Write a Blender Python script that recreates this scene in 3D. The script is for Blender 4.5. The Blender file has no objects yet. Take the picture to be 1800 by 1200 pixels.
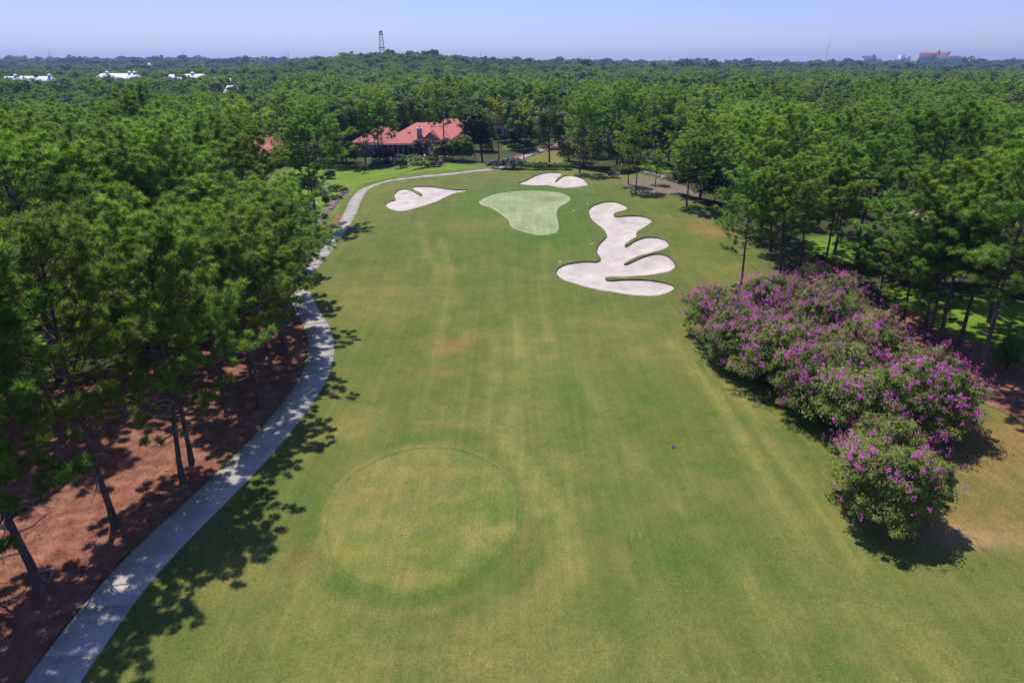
import bpy, math, random
import numpy as np
from mathutils import Vector, Matrix
from mathutils.geometry import delaunay_2d_cdt

# ------------------------------------------------------------------ camera, sky, sun, exposure
sc = bpy.context.scene
R = math.radians
CAM_Z, PITCH, FPX = 22.0, R(22.1), 1200.0          # photograph is 1800 x 1200, lens about 24 mm
cam = bpy.data.cameras.new('camera'); camo = bpy.data.objects.new('camera', cam)
sc.collection.objects.link(camo); sc.camera = camo
camo.location = (0, 0, CAM_Z); camo.rotation_euler = (math.pi/2 - PITCH, 0, 0)
cam.sensor_width = 36; cam.lens = 24.0; cam.clip_start = 0.5; cam.clip_end = 30000

SUN_EL, SUN_ROT = R(63), R(-23)                     # sun ahead of the camera, a little to the left
world = bpy.data.worlds.new('World'); sc.world = world; world.use_nodes = True
wn = world.node_tree
sky = wn.nodes.new('ShaderNodeTexSky'); sky.sky_type = 'NISHITA'; sky.sun_disc = False
sky.sun_elevation = SUN_EL; sky.sun_rotation = SUN_ROT
sky.altitude = 0; sky.air_density = 1.0; sky.dust_density = 0.45; sky.ozone_density = 4.0
tint = wn.nodes.new('ShaderNodeMix'); tint.data_type = 'RGBA'; tint.blend_type = 'MULTIPLY'
tint.inputs[0].default_value = 1.0; tint.inputs[7].default_value = (0.99, 0.98, 1.54, 1)
wn.links.new(sky.outputs[0], tint.inputs[6])
bg = wn.nodes['Background']; bg.inputs[1].default_value = 0.092
wn.links.new(tint.outputs[2], bg.inputs[0])
sl = bpy.data.lights.new('sun', 'SUN'); sl.energy = 4.8; sl.angle = R(0.53); sl.color = (1.0, 0.955, 0.88)
so = bpy.data.objects.new('sun', sl); sc.collection.objects.link(so); so.location = (-40, 120, 160)
sdir = Vector((math.sin(SUN_ROT)*math.cos(SUN_EL), math.cos(SUN_ROT)*math.cos(SUN_EL), math.sin(SUN_EL)))
so.rotation_euler = (-sdir).to_track_quat('-Z', 'Y').to_euler()
sc.view_settings.view_transform = 'Standard'; sc.view_settings.look = 'None'
sc.view_settings.exposure = 0.15; sc.view_settings.gamma = 1.0
sc.cycles.max_bounces = 8; sc.cycles.diffuse_bounces = 5; sc.cycles.transmission_bounces = 5
sc.cycles.glossy_bounces = 2; sc.cycles.volume_bounces = 0; sc.cycles.use_denoising = True
sc.cycles.caustics_reflective = False; sc.cycles.caustics_refractive = False

rng = np.random.default_rng(11)
random.seed(5)
COL = sc.collection

# ------------------------------------------------------------------ terrain
def sst(a, b, x):
    t = np.clip((np.asarray(x, float) - a)/(b - a), 0, 1)
    return t*t*(3 - 2*t)

def vnoise(x, y, s, seed=0):
    x = np.asarray(x, float)/s; y = np.asarray(y, float)/s
    xi = np.floor(x).astype(np.int64); yi = np.floor(y).astype(np.int64)
    fx = x - xi; fy = y - yi; fx = fx*fx*(3-2*fx); fy = fy*fy*(3-2*fy)
    def h(a, b):
        n = (a*374761393 + b*668265263 + seed*1442695041) & 0x7fffffff
        n = ((n ^ (n >> 13))*1274126177) & 0x7fffffff
        return ((n ^ (n >> 16)) & 0xffff)/65535.0
    return (h(xi, yi)*(1-fx) + h(xi+1, yi)*fx)*(1-fy) + (h(xi, yi+1)*(1-fx) + h(xi+1, yi+1)*fx)*fy

def fbm(x, y, s, seed=0, o=3):
    v = 0; a = 1; t = 0
    for k in range(o):
        v = v + a*vnoise(x, y, s/2**k, seed+k*7); t += a; a *= .55
    return v/t

TEE = (-4.75, 30.6); TEE_R = (5.08, 6.25)
def tee_d(x, y):
    return np.hypot((np.asarray(x)-TEE[0])/TEE_R[0], (np.asarray(y)-TEE[1])/TEE_R[1])

def H(x, y):
    x = np.asarray(x, float); y = np.asarray(y, float)
    yc = np.interp(x, [-30, -12, -4, 4, 12, 18, 23, 30, 40], [160, 152, 146, 141, 141, 134, 122, 108, 92])
    w = np.interp(x, [-14, -4, 2], [34, 20, 11])
    m = 2.4*sst(58, 112, y)*sst(-34, -15, x)*(1 - sst(0, 1, (y - yc)/w))
    m = m + 0.35*sst(66, 74, y)*np.exp(-((x-20)/9)**2 - ((y-84)/14)**2)
    b = 0.5*(fbm(x, y, 26, 3, 2) - .5)*sst(8, 30, y)*(1-sst(150, 400, y))
    t = 0.08*(1 - sst(1.0, 1.13, tee_d(x, y)))
    sw = -0.22*np.exp(-((x-10.6)/1.5)**2 - ((y-37.4)/1.6)**2)
    far = 5*sst(700, 2300, y) + 8*sst(900, 2000, y)*sst(-100, 700, -x)
    far = far + 17*np.exp(-((x+160)/125)**2 - ((y-950)/260)**2) + 9*np.exp(-((x-20)/260)**2 - ((y-1050)/260)**2) + 5*np.exp(-((x-420)/200)**2 - ((y-1300)/200)**2)
    far = far*(1 - sst(3100, 4200, y)) + 8*(fbm(x, y, 300, 9, 3)-.5)*sst(400, 1200, y)
    slope = 1.6*sst(165, 215, y)*np.exp(-((x-8)/16)**2)*(1-sst(240, 330, y))
    return m + b + t + sw + far + slope

def ray(px, py):
    dx = (px - 900.0)/FPX; dv = (py - 600.0)/FPX
    c, s = math.cos(PITCH), math.sin(PITCH)
    return dx, c - dv*s, -s - dv*c

MARCH = np.concatenate([np.arange(8, 260, .4), np.arange(260, 900, 4.)])
def G(px, py):
    """first ground point seen at a pixel of the photograph"""
    d = ray(px, py); k = d[0]/d[1]; m = d[2]/d[1]
    below = CAM_Z + m*MARCH - H(k*MARCH, MARCH) < 0
    i = int(np.argmax(below)) if below.any() else len(MARCH)-1
    a, b = MARCH[max(i-1, 0)], MARCH[i]
    for _ in range(12):
        c = .5*(a+b)
        if CAM_Z + m*c - float(H(k*c, c)) < 0: b = c
        else: a = c
    return k*b, b

def at(px, py, Y):
    """point on the pixel's ray at ground distance Y"""
    d = ray(px, py); t = Y/d[1]
    return d[0]*t, Y, CAM_Z + d[2]*t

# ------------------------------------------------------------------ mesh helpers
def np_mesh(name, parts, smooth=False):
    """parts: list of (verts (n,3), faces (m,k), material index, colours (n,3) or None)"""
    V = []; F = []; MI = []; C = []; off = 0; hascol = False
    for v, f, mi, c in parts:
        v = np.asarray(v, np.float32).reshape(-1, 3); f = np.asarray(f, np.int32)
        if len(f) == 0: continue
        V.append(v); F.append(f + off); MI.append(np.full(len(f), mi, np.int32)); off += len(v)
        if c is None: C.append(np.ones((len(v), 4), np.float32))
        else:
            hascol = True; c = np.asarray(c, np.float32)
            if c.ndim == 1: c = np.repeat(c[:, None], 3, 1)
            C.append(np.hstack([c, np.ones((len(v), 1), np.float32)]))
    V = np.vstack(V); tot = np.concatenate([np.full(len(f), f.shape[1], np.int32) for f in F])
    idx = np.concatenate([f.ravel() for f in F]); st = np.concatenate([[0], np.cumsum(tot)[:-1]]).astype(np.int32)
    me = bpy.data.meshes.new(name)
    me.vertices.add(len(V)); me.vertices.foreach_set('co', V.ravel())
    me.loops.add(len(idx)); me.loops.foreach_set('vertex_index', idx)
    me.polygons.add(len(tot)); me.polygons.foreach_set('loop_start', st)
    me.polygons.foreach_set('material_index', np.concatenate(MI))
    if smooth is not False:
        sm = np.ones(len(tot), bool) if smooth is True else np.isin(np.concatenate(MI), smooth)
        me.polygons.foreach_set('use_smooth', sm)
    if hascol:
        a = me.color_attributes.new('col', 'FLOAT_COLOR', 'POINT'); a.data.foreach_set('color', np.vstack(C).ravel())
    me.update(calc_edges=True); me.validate()
    return me

def mobj(name, me, mats=(), parent=None):
    o = bpy.data.objects.new(name, me); COL.objects.link(o)
    if len(me.materials) == 0:
        for m in mats: me.materials.append(m)
    if parent is not None: o.parent = parent
    return o

def tag(o, label=None, cat=None, group=None, kind=None):
    if label: o['label'] = label
    if cat: o['category'] = cat
    if group: o['group'] = group
    if kind: o['kind'] = kind
    return o

def thing(name, loc, rz, label, cat, group=None, scale=1.0):
    o = bpy.data.objects.new(name, None); COL.objects.link(o); o.empty_display_size = .3
    o.location = loc; o.rotation_euler = (0, 0, rz)
    o.scale = (scale,)*3 if np.isscalar(scale) else scale
    return tag(o, label, cat, group)

BOXF = np.array([[0,3,2,1],[4,5,6,7],[0,1,5,4],[1,2,6,5],[2,3,7,6],[3,0,4,7]])
def box(x0, x1, y0, y1, z0, z1, mi=0):
    v = [(x0,y0,z0),(x1,y0,z0),(x1,y1,z0),(x0,y1,z0),(x0,y0,z1),(x1,y0,z1),(x1,y1,z1),(x0,y1,z1)]
    return (np.array(v, float), BOXF, mi, None)

def tube(P, r, n=6, mi=0, col=None, cap=False):
    P = np.asarray(P, float); r = np.asarray(r, float)*np.ones(len(P))
    T = np.gradient(P, axis=0); T /= np.linalg.norm(T, axis=1)[:, None] + 1e-9
    ref = np.array([1., 0, 0]) if abs(T[:, 0]).mean() < .7 else np.array([0, 1., 0])
    A = np.cross(T, ref); A /= np.linalg.norm(A, axis=1)[:, None] + 1e-9; B = np.cross(T, A)
    a = np.arange(n)*2*math.pi/n
    V = P[:, None, :] + r[:, None, None]*(np.cos(a)[None, :, None]*A[:, None, :] + np.sin(a)[None, :, None]*B[:, None, :])
    k = len(P); i = np.arange(k-1)[:, None]*n; j = np.arange(n)[None, :]; j2 = (j+1) % n
    F = np.stack([i+j, i+j2, i+n+j2, i+n+j], -1).reshape(-1, 4)
    V = V.reshape(-1, 3)
    c = None if col is None else np.tile(np.asarray(col, float), (len(V), 1))
    return (V, F, mi, c)

def bar(a, b, w, mi=0, n=4):
    return tube([a, b], [w, w], n, mi)

def inside(poly, x, y):
    x = np.asarray(x, float); y = np.asarray(y, float); r = np.zeros(x.shape, bool)
    p = np.asarray(poly, float); q = np.roll(p, -1, 0)
    for (x0, y0), (x1, y1) in zip(p, q):
        c = ((y0 > y) != (y1 > y))
        if y1 != y0: r ^= c & (x < (x1-x0)*(y-y0)/(y1-y0) + x0)
    return r

def seg_dist(poly, x, y, closed=True):
    x = np.asarray(x, float); y = np.asarray(y, float); d = np.full(x.shape, 1e9)
    p = np.asarray(poly, float); q = np.roll(p, -1, 0) if closed else p[1:]
    for (x0, y0), (x1, y1) in zip(p[:len(q)], q):
        l = (x1-x0)**2 + (y1-y0)**2 + 1e-12
        t = np.clip(((x-x0)*(x1-x0)+(y-y0)*(y1-y0))/l, 0, 1)
        d = np.minimum(d, np.hypot(x-x0-t*(x1-x0), y-y0-t*(y1-y0)))
    return d

def catmull(P, k=4, closed=True):
    P = np.asarray(P, float); n = len(P); out = []
    for i in range(n if closed else n-1):
        g = (lambda j: P[j % n]) if closed else (lambda j: P[min(max(j, 0), n-1)])
        a, b, c, d = g(i-1), g(i), g(i+1), g(i+2)
        for t in np.arange(k)/k:
            out.append(.5*((2*b)+(c-a)*t+(2*a-5*b+4*c-d)*t*t+(3*b-a-3*c+d)*t**3))
    if not closed: out.append(P[-1])
    return np.array(out)

def resample(P, step, closed=False):
    P = np.asarray(P, float)
    if closed: P = np.vstack([P, P[:1]])
    s = np.concatenate([[0], np.cumsum(np.hypot(*np.diff(P, axis=0).T))])
    n = max(2, int(round(s[-1]/step)) + (0 if closed else 1))
    u = np.linspace(0, s[-1], n + (1 if closed else 0))
    q = np.stack([np.interp(u, s, P[:, 0]), np.interp(u, s, P[:, 1])], 1)
    return q[:-1] if closed else q

def cdt(pts, loops):
    vs = [Vector((float(a), float(b))) for a, b in pts]; es = []
    for L in loops:
        o = len(vs); vs += [Vector((float(a), float(b))) for a, b in L]; n = len(L)
        es += [(o+i, o+(i+1) % n) for i in range(n)]
    v, _, f, *_ = delaunay_2d_cdt(vs, es, [], 0, 1e-5)
    return np.array([(a.x, a.y) for a in v]), np.array([list(t) for t in f if len(t) == 3])

# ------------------------------------------------------------------ materials
def mat(name):
    m = bpy.data.materials.new(name); m.use_nodes = True; nt = m.node_tree
    return m, nt, nt.nodes['Principled BSDF'], nt.links.new

def N(nt, t, **kw):
    n = nt.nodes.new(t)
    for k, v in kw.items(): setattr(n, k, v)
    return n

def noise(nt, vec, scale, detail=4, rough=.55):
    n = N(nt, 'ShaderNodeTexNoise'); n.inputs['Scale'].default_value = scale
    n.inputs['Detail'].default_value = detail; n.inputs['Roughness'].default_value = rough
    if vec is not None: nt.links.new(vec, n.inputs['Vector'])
    return n.outputs['Fac']

def rampv(nt, fac, stops):
    r = N(nt, 'ShaderNodeValToRGB'); el = r.color_ramp.elements
    while len(el) < len(stops): el.new(.5)
    for e, (p, c) in zip(el, stops):
        e.position = p; e.color = (*c, 1) if len(c) == 3 else c
    nt.links.new(fac, r.inputs[0]); return r.outputs[0]

def mixc(nt, a, b, fac=1.0, mode='MULTIPLY'):
    m = N(nt, 'ShaderNodeMix', data_type='RGBA', blend_type=mode)
    for s, i in ((a, 6), (b, 7)):
        if hasattr(s, 'is_linked') or hasattr(s, 'links'): nt.links.new(s, m.inputs[i])
        else: m.inputs[i].default_value = (*s, 1)
    if hasattr(fac, 'links'): nt.links.new(fac, m.inputs[0])
    else: m.inputs[0].default_value = fac
    return m.outputs[2]

def bump(nt, bs, h, strength, dist):
    b = N(nt, 'ShaderNodeBump'); b.inputs['Strength'].default_value = strength; b.inputs['Distance'].default_value = dist
    nt.links.new(h, b.inputs['Height']); nt.links.new(b.outputs[0], bs.inputs['Normal'])

def g3(v): return (v, v, v)

def mat_turf():
    m, nt, bs, L = mat('turf')
    a = N(nt, 'ShaderNodeAttribute', attribute_name='col'); tc = N(nt, 'ShaderNodeTexCoord').outputs['Object']
    fine = noise(nt, tc, 9.0, 5, .75); mid = noise(nt, tc, 1.1, 5, .65); blade = noise(nt, tc, 38, 2, .6)
    c = mixc(nt, a.outputs['Color'], rampv(nt, fine, [(.25, g3(.55)), (.75, g3(1.45))]))
    c = mixc(nt, c, rampv(nt, mid, [(.3, (.86, .93, .86)), (.7, (1.16, 1.07, 1.1))]))
    big = noise(nt, tc, .33, 4, .6)
    c = mixc(nt, c, rampv(nt, big, [(.36, (.84, .94, .85)), (.5, (1, 1, 1)), (.64, (1.15, 1.07, 1.09))]))
    c = mixc(nt, c, rampv(nt, blade, [(.3, g3(.62)), (.7, g3(1.36))]))
    mp = N(nt, 'ShaderNodeMapping'); mp.inputs['Scale'].default_value = (2.6, .10, 1); L(tc, mp.inputs[0])
    st = noise(nt, mp.outputs[0], 1.0, 3, .6)
    c = mixc(nt, c, rampv(nt, st, [(.3, (.88, .93, .88)), (.7, (1.13, 1.08, 1.1))]))
    L(c, bs.inputs['Base Color']); bs.inputs['Roughness'].default_value = .85
    bs.inputs['Specular IOR Level'].default_value = .1
    bump(nt, bs, fine, .5, .05)
    return m

def mat_sand():
    m, nt, bs, L = mat('bunker_sand'); tc = N(nt, 'ShaderNodeTexCoord').outputs['Object']
    n1 = noise(nt, tc, .42, 5, .65); n2 = noise(nt, tc, 9, 4, .7)
    wv = N(nt, 'ShaderNodeTexWave', wave_type='BANDS'); wv.inputs['Scale'].default_value = 1.6
    wv.inputs['Distortion'].default_value = 14; wv.inputs['Detail'].default_value = 3; wv.inputs['Detail Scale'].default_value = .35
    L(tc, wv.inputs['Vector'])
    c = rampv(nt, n1, [(.3, (.38, .315, .265)), (.48, (.52, .45, .395)), (.68, (.60, .53, .47))])
    c = mixc(nt, c, rampv(nt, n2, [(.3, g3(.84)), (.7, g3(1.1))]))
    c = mixc(nt, c, rampv(nt, wv.outputs['Fac'], [(.2, g3(.95)), (.8, g3(1.03))]))
    L(c, bs.inputs['Base Color']); bs.inputs['Roughness'].default_value = .95
    ad = N(nt, 'ShaderNodeMath', operation='ADD'); L(wv.outputs['Fac'], ad.inputs[0]); L(n2, ad.inputs[1])
    bump(nt, bs, ad.outputs[0], .22, .05)
    return m

def mat_rough(name, stops, s1=3.0, s2=30, bumpd=.03, rough=.9, spec=.3, lo=.7, hi=1.3, stretch=None, bs_str=.5):
    m, nt, bs, L = mat(name); tc = N(nt, 'ShaderNodeTexCoord').outputs['Object']
    if stretch:
        mp = N(nt, 'ShaderNodeMapping'); mp.inputs['Scale'].default_value = stretch; L(tc, mp.inputs[0]); tc = mp.outputs[0]
    n1 = noise(nt, tc, s1, 5, .6); n2 = noise(nt, tc, s2, 4, .7)
    c = rampv(nt, n1, stops)
    c = mixc(nt, c, rampv(nt, n2, [(.28, g3(lo)), (.72, g3(hi))]))
    L(c, bs.inputs['Base Color']); bs.inputs['Roughness'].default_value = rough
    bs.inputs['Specular IOR Level'].default_value = spec
    bump(nt, bs, n2, bs_str, bumpd)
    return m

def mat_leaf(name, ca, cb, trans=.35, rough=.5, spec=.4, hv=.03, vv=.35):
    """foliage: colour a..b by per-leaf tint attribute, shifted a little from plant to plant"""
    m, nt, bs, L = mat(name)
    at_ = N(nt, 'ShaderNodeAttribute', attribute_name='col'); oi = N(nt, 'ShaderNodeObjectInfo')
    sp = N(nt, 'ShaderNodeSeparateColor'); L(at_.outputs['Color'], sp.inputs[0])
    c = mixc(nt, ca, cb, sp.outputs[0], 'MIX')
    hs = N(nt, 'ShaderNodeHueSaturation'); L(c, hs.inputs['Color'])
    r1 = N(nt, 'ShaderNodeMapRange'); L(oi.outputs['Random'], r1.inputs[0])
    r1.inputs['To Min'].default_value = .5-hv; r1.inputs['To Max'].default_value = .5+hv; L(r1.outputs[0], hs.inputs['Hue'])
    wn_ = N(nt, 'ShaderNodeTexWhiteNoise', noise_dimensions='1D'); L(oi.outputs['Random'], wn_.inputs['W'])
    r2 = N(nt, 'ShaderNodeMapRange'); L(wn_.outputs['Value'], r2.inputs[0])
    r2.inputs['To Min'].default_value = 1-vv; r2.inputs['To Max'].default_value = 1+vv; L(r2.outputs[0], hs.inputs['Value'])
    L(hs.outputs[0], bs.inputs['Base Color']); bs.inputs['Roughness'].default_value = rough
    bs.inputs['Specular IOR Level'].default_value = spec
    tr = N(nt, 'ShaderNodeBsdfTranslucent')
    L(mixc(nt, hs.outputs[0], (1.25, 1.3, .55)), tr.inputs['Color'])
    mx = N(nt, 'ShaderNodeMixShader'); mx.inputs[0].default_value = trans
    L(bs.outputs[0], mx.inputs[1]); L(tr.outputs[0], mx.inputs[2])
    L(mx.outputs[0], nt.nodes['Material Output'].inputs['Surface'])
    return m

def mat_plain(name, col, rough=.7, spec=.4, metal=0, var=.12, s=2.0, bumpd=0):
    return mat_rough(name, [(.3, tuple(c*(1-var) for c in col)), (.7, tuple(min(1, c*(1+var)) for c in col))], s, s*9, bumpd or .005, rough, spec, .9, 1.1, None, .3 if bumpd else .05)

M = {}
M['turf'] = mat_turf(); M['sand'] = mat_sand()
M['lip'] = mat_rough('bunker_lip_soil', [(.3, (.06, .042, .02)), (.7, (.13, .10, .05))], 5, 30, .03)
M['concrete'] = mat_rough('path_concrete', [(.25, (.27, .238, .205)), (.5, (.40, .36, .315)), (.75, (.48, .435, .385))], .55, 11, .006, .9, .3, .72, 1.2)
M['straw'] = mat_rough('pine_straw', [(.25, (.125, .050, .030)), (.5, (.235, .098, .060)), (.75, (.37, .185, .12))], 1.3, 20, .06, .95, .15, .42, 1.55)
M['mulch'] = mat_rough('bed_soil', [(.3, (.085, .085, .04)), (.5, (.17, .13, .085)), (.7, (.30, .22, .17))], 1.6, 20, .03, .95, .15, .6, 1.35)
M['bark'] = mat_rough('pine_bark', [(.25, (.05, .038, .033)), (.5, (.115, .085, .072)), (.78, (.20, .155, .135))], 3.2, 16, .05, .92, .2, .55, 1.4, (1, 1, .28), .9)
M['deadwood'] = mat_rough('weathered_wood', [(.3, (.20, .18, .17)), (.7, (.36, .33, .32))], 4, 25, .02, .9, .2, .7, 1.25)
M['needle'] = mat_leaf('pine_needles', (.120, .222, .034), (.31, .455, .088), .48, .6, .16, .022, .25)
M['needle_y'] = mat_leaf('yellow_pine_needles', (.27, .31, .03), (.48, .50, .07), .40, .45, .4, .015, .15)
M['leaf'] = mat_leaf('broad_leaves', (.072, .140, .024), (.175, .25, .048), .38, .55, .2, .03, .28)
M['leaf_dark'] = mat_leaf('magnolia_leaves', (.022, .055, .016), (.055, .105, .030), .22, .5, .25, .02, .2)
M['leaf_far'] = mat_leaf('forest_leaves', (.066, .130, .024), (.17, .24, .048), .36, .6, .15, .035, .48)
M['leaf_olive'] = mat_leaf('olive_leaves', (.14, .18, .055), (.28, .31, .11), .36, .5, .4, .02, .2)
M['leaf_myrtle'] = mat_leaf('myrtle_leaves', (.135, .195, .040), (.31, .37, .095), .42, .6, .15, .015, .12)
M['blossom'] = mat_leaf('magenta_blossom', (.46, .06, .36), (.66, .17, .53), .30, .6, .2, .012, .12)
M['leaf_grey'] = mat_leaf('grey_green_leaves', (.09, .13, .10), (.17, .22, .17), .25, .5, .4, .02, .15)
M['leaf_bright'] = mat_leaf('bright_green_leaves', (.10, .17, .02), (.21, .28, .04), .4, .5, .4, .02, .15)
M['leaf_purple'] = mat_leaf('purple_leaves', (.05, .028, .05), (.10, .065, .085), .25, .5, .4, .02, .15)
M['leaf_palm'] = mat_leaf('palm_fronds', (.07, .11, .05), (.16, .20, .11), .3, .38, .6, .02, .15)
M['leaf_brown'] = mat_leaf('bronze_leaves', (.085, .075, .04), (.15, .13, .075), .3, .5, .3, .02, .15)
M['redroof'] = mat_rough('red_roof', [(.3, (.36, .080, .072)), (.7, (.45, .118, .10))], .8, 6, .02, .75, .3, .82, 1.15)
M['pinkroof'] = mat_rough('pink_tile_roof', [(.3, (.38, .25, .20)), (.7, (.52, .37, .31))], 1.2, 7, .02, .85, .3, .75, 1.2)
M['greyroof'] = mat_plain('grey_roof', (.16, .16, .18), .8, .3, 0, .15, 1)
M['whiteroof'] = mat_plain('white_metal_roof', (.62, .62, .65), .5, .4, 0, .08, .3)
M['whitewall'] = mat_plain('white_wall', (.74, .73, .74), .8, .3, 0, .06, .5)
M['bluewall'] = mat_plain('pale_blue_grey_wall', (.36, .39, .47), .8, .3, 0, .06, .5)
M['beige'] = mat_plain('beige_wall', (.50, .43, .37), .85, .3, 0, .08, .5)
M['pinkwall'] = mat_plain('dusty_pink_wall', (.42, .33, .35), .85, .3, 0, .06, .05)
M['dark'] = mat_plain('dark_screen', (.018, .02, .025), .4, .5, 0, .2, 1)
M['glass'] = mat_plain('window_glass', (.04, .055, .07), .12, .6, 0, .2, .5)
M['steel'] = mat_plain('galvanised_steel', (.20, .20, .22), .5, .5, 0, .1, 1)
M['white'] = mat_plain('white_paint', (.78, .78, .78), .5, .4, 0, .05, 2)
M['rock'] = mat_rough('garden_rock', [(.3, (.22, .17, .16)), (.7, (.42, .36, .34))], 3, 18, .03, .9, .2)
M['bluepeg'] = mat_plain('pale_blue_plastic', (.55, .70, .76), .4, .5)
M['yellow'] = mat_plain('yellow_canvas', (.72, .52, .14), .8, .3)

# ------------------------------------------------------------------ layout read from the photograph
def GP(L): return np.array([G(a, b) for a, b in L])
def c2(L): return [(660 + a/3.2143, 280 + b/3.2143) for a, b in L]
GREEN = catmull(GP(c2([(585,240),(640,210),(720,190),(860,178),(980,183),(1060,195),(1100,218),(1090,240),(1040,270),(1022,310),(1030,350),(1035,395),(1010,418),(940,430),(870,420),(800,400),(765,380),(750,345),(720,320),(660,280),(600,258)])), 3)
BK = [
 [(55,262),(65,245),(90,232),(112,228),(104,205),(120,180),(150,168),(185,168),(215,180),(250,201),(263,202),(252,190),(211,170),(214,155),(260,152),(340,155),(420,168),(470,172),(515,170),(518,177),(490,185),(450,192),(400,212),(350,238),(300,255),(250,270),(200,285),(150,293),(110,290),(75,278)],
 [(805,135),(850,118),(920,85),(980,74),(1040,76),(1055,85),(1033,105),(1016,127),(1050,101),(1075,91),(1120,90),(1165,105),(1190,125),(1203,145),(1170,152),(1120,160),(1060,163),(1010,155),(960,148),(880,148),(830,142)],
 [(1018,640),(1025,620),(1050,600),(1100,585),(1180,575),(1240,577),(1265,570),(1270,555),(1250,530),(1252,500),(1265,475),(1300,440),(1305,425),(1290,400),(1255,370),(1220,340),(1205,300),(1210,275),(1240,255),(1290,240),(1345,238),(1390,250),(1430,275),(1400,290),(1360,300),(1347,312),(1360,322),(1420,318),(1490,318),(1545,330),(1565,350),(1550,365),(1520,385),(1485,405),(1475,420),(1480,435),(1440,460),(1412,480),(1415,491),(1440,476),(1480,452),(1530,438),(1590,440),(1640,455),(1662,485),(1640,505),(1600,518),(1560,528),(1500,545),(1460,560),(1420,582),(1405,593),(1430,586),(1480,562),(1540,540),(1600,530),(1660,550),(1695,590),(1690,615),(1650,638),(1580,652),(1500,660),(1400,665),(1310,667),(1302,677),(1330,682),(1400,677),(1490,677),(1560,681),(1640,695),(1680,710),(1692,730),(1650,755),(1590,770),(1500,772),(1400,760),(1300,745),(1200,725),(1130,705),(1070,685),(1035,665)]]
BUNK = [resample(catmull(GP(c2(b)), 3), .42, True) for b in BK]
PATHPX = [(60,1260),(92,1200),(157,1109),(217,1031),(289,953),(390,856),(464,780),(515,719),(547,672),(560,640),(565,613),(563,592),(553,567),(537,540),(526,510),(537,480),(567,444),(599,402),(616,374),(626,351),(643,332),(682,319),(730,312.5),(791,306.5),(858,298.5),(885,293)]
PATH = resample(catmull(GP(PATHPX), 4, False), .75)
PATHB = resample(catmull(GP([(893,289),(905,283),(925,274),(945,267),(965,261),(985,257),(1005,252)]), 4, False), .75)
PW = 1.06
def path_edge(P, off):
    t = np.gradient(P, axis=0); t /= np.hypot(t[:, 0], t[:, 1])[:, None]
    return P + off*np.stack([t[:, 1], -t[:, 0]], 1)          # positive = right of travel

LAWNS = [GP(p) for p in (
 [(505,420),(555,392),(592,374),(603,348),(640,322),(700,309),(790,300),(840,293),(800,287),(735,291),(700,297),(640,293),(560,288),(505,300)],
 [(0,650),(55,640),(100,612),(135,590),(160,560),(90,540),(0,555)],
 [(1570,548),(1640,585),(1720,618),(1800,660),(1860,640),(1860,545),(1700,515),(1600,505),(1560,500)],
 [(1410,440),(1455,462),(1525,462),(1545,436),(1480,415),(1420,415)],
 [(1122,300),(1145,297),(1172,303),(1190,298),(1160,288),(1122,290)],
 [(958,243),(982,243),(982,232),(960,232)],
 [(884,262),(910,262),(915,252),(890,252)])]
SLOPE = GP([(905,288),(935,275),(975,261),(1000,262),(990,285),(960,292)])
BED_L = np.vstack([path_edge(PATH, -PW-.15)[2:92:3], [(-25.5,71),(-31,64),(-33,56),(-30.5,50),(-34,46),(-44,43.5),(-75,40),(-75,9),(-24,9)]])
BED_R = GP([(1560,545),(1600,540),(1640,575),(1690,592),(1740,612),(1800,640),(1900,690),(1900,760),(1790,738),(1710,700),(1640,690),(1560,640),(1500,600),(1490,560)])
BED_S = GP([(1392,478),(1420,452),(1450,458),(1492,476),(1490,500),(1430,498)])
BED_C = GP([(560,412),(596,375),(601,381),(587,403),(578,420)])
BED_G = GP([(535,400),(560,378),(590,342),(610,330),(618,335),(600,350),(585,372),(565,392),(545,420)])
BED_RR = GP([(1090,322),(1115,310),(1160,314),(1205,328),(1232,344),(1200,344),(1150,341),(1115,337)])
BED_P = GP([(862,292),(900,276),(960,256),(1000,249),(1004,253),(965,259),(930,270),(905,280),(893,289)])

def jag(P, amp, step, seed):
    """a bed outline with a loose, uneven edge"""
    Q = resample(P, step, True); t = np.roll(Q, -1, 0) - np.roll(Q, 1, 0); t /= np.hypot(t[:, 0], t[:, 1])[:, None] + 1e-9
    d = amp*(fbm(Q[:, 0], Q[:, 1], 1.1, seed, 3) - .5)*2
    return Q + d[:, None]*np.stack([t[:, 1], -t[:, 0]], 1)

# ------------------------------------------------------------------ turf colours (real colour of the grass, dry and lush)
C0 = np.array((.112, .142, .029)); C1 = np.array((.188, .178, .046)); C2 = np.array((.070, .130, .021))
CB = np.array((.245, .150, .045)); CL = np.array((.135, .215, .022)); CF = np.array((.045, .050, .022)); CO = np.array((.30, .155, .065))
TRACKS = [([(905,560),(912,640),(900,760),(940,830),(985,900),(1010,1000)], .55, .5), ([(868,590),(872,660),(860,740),(905,800),(945,900)], .45, .45),
          ([(1180,600),(1260,700),(1340,830),(1420,960)], .5, .55), ([(1215,610),(1300,700),(1390,830),(1520,1000)], .4, .35), ([(770,480),(745,430),(740,390)], .6, .35),
          ([(760,640),(780,560),(790,480),(775,420)], .5, .3), ([(1010,640),(1080,760),(1200,900),(1400,1100)], .6, .3), ([(960,600),(955,500),(960,430)], .5, .3)]
TRACKS = [(catmull(GP(p), 3, False), w, s) for p, w, s in TRACKS]
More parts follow.
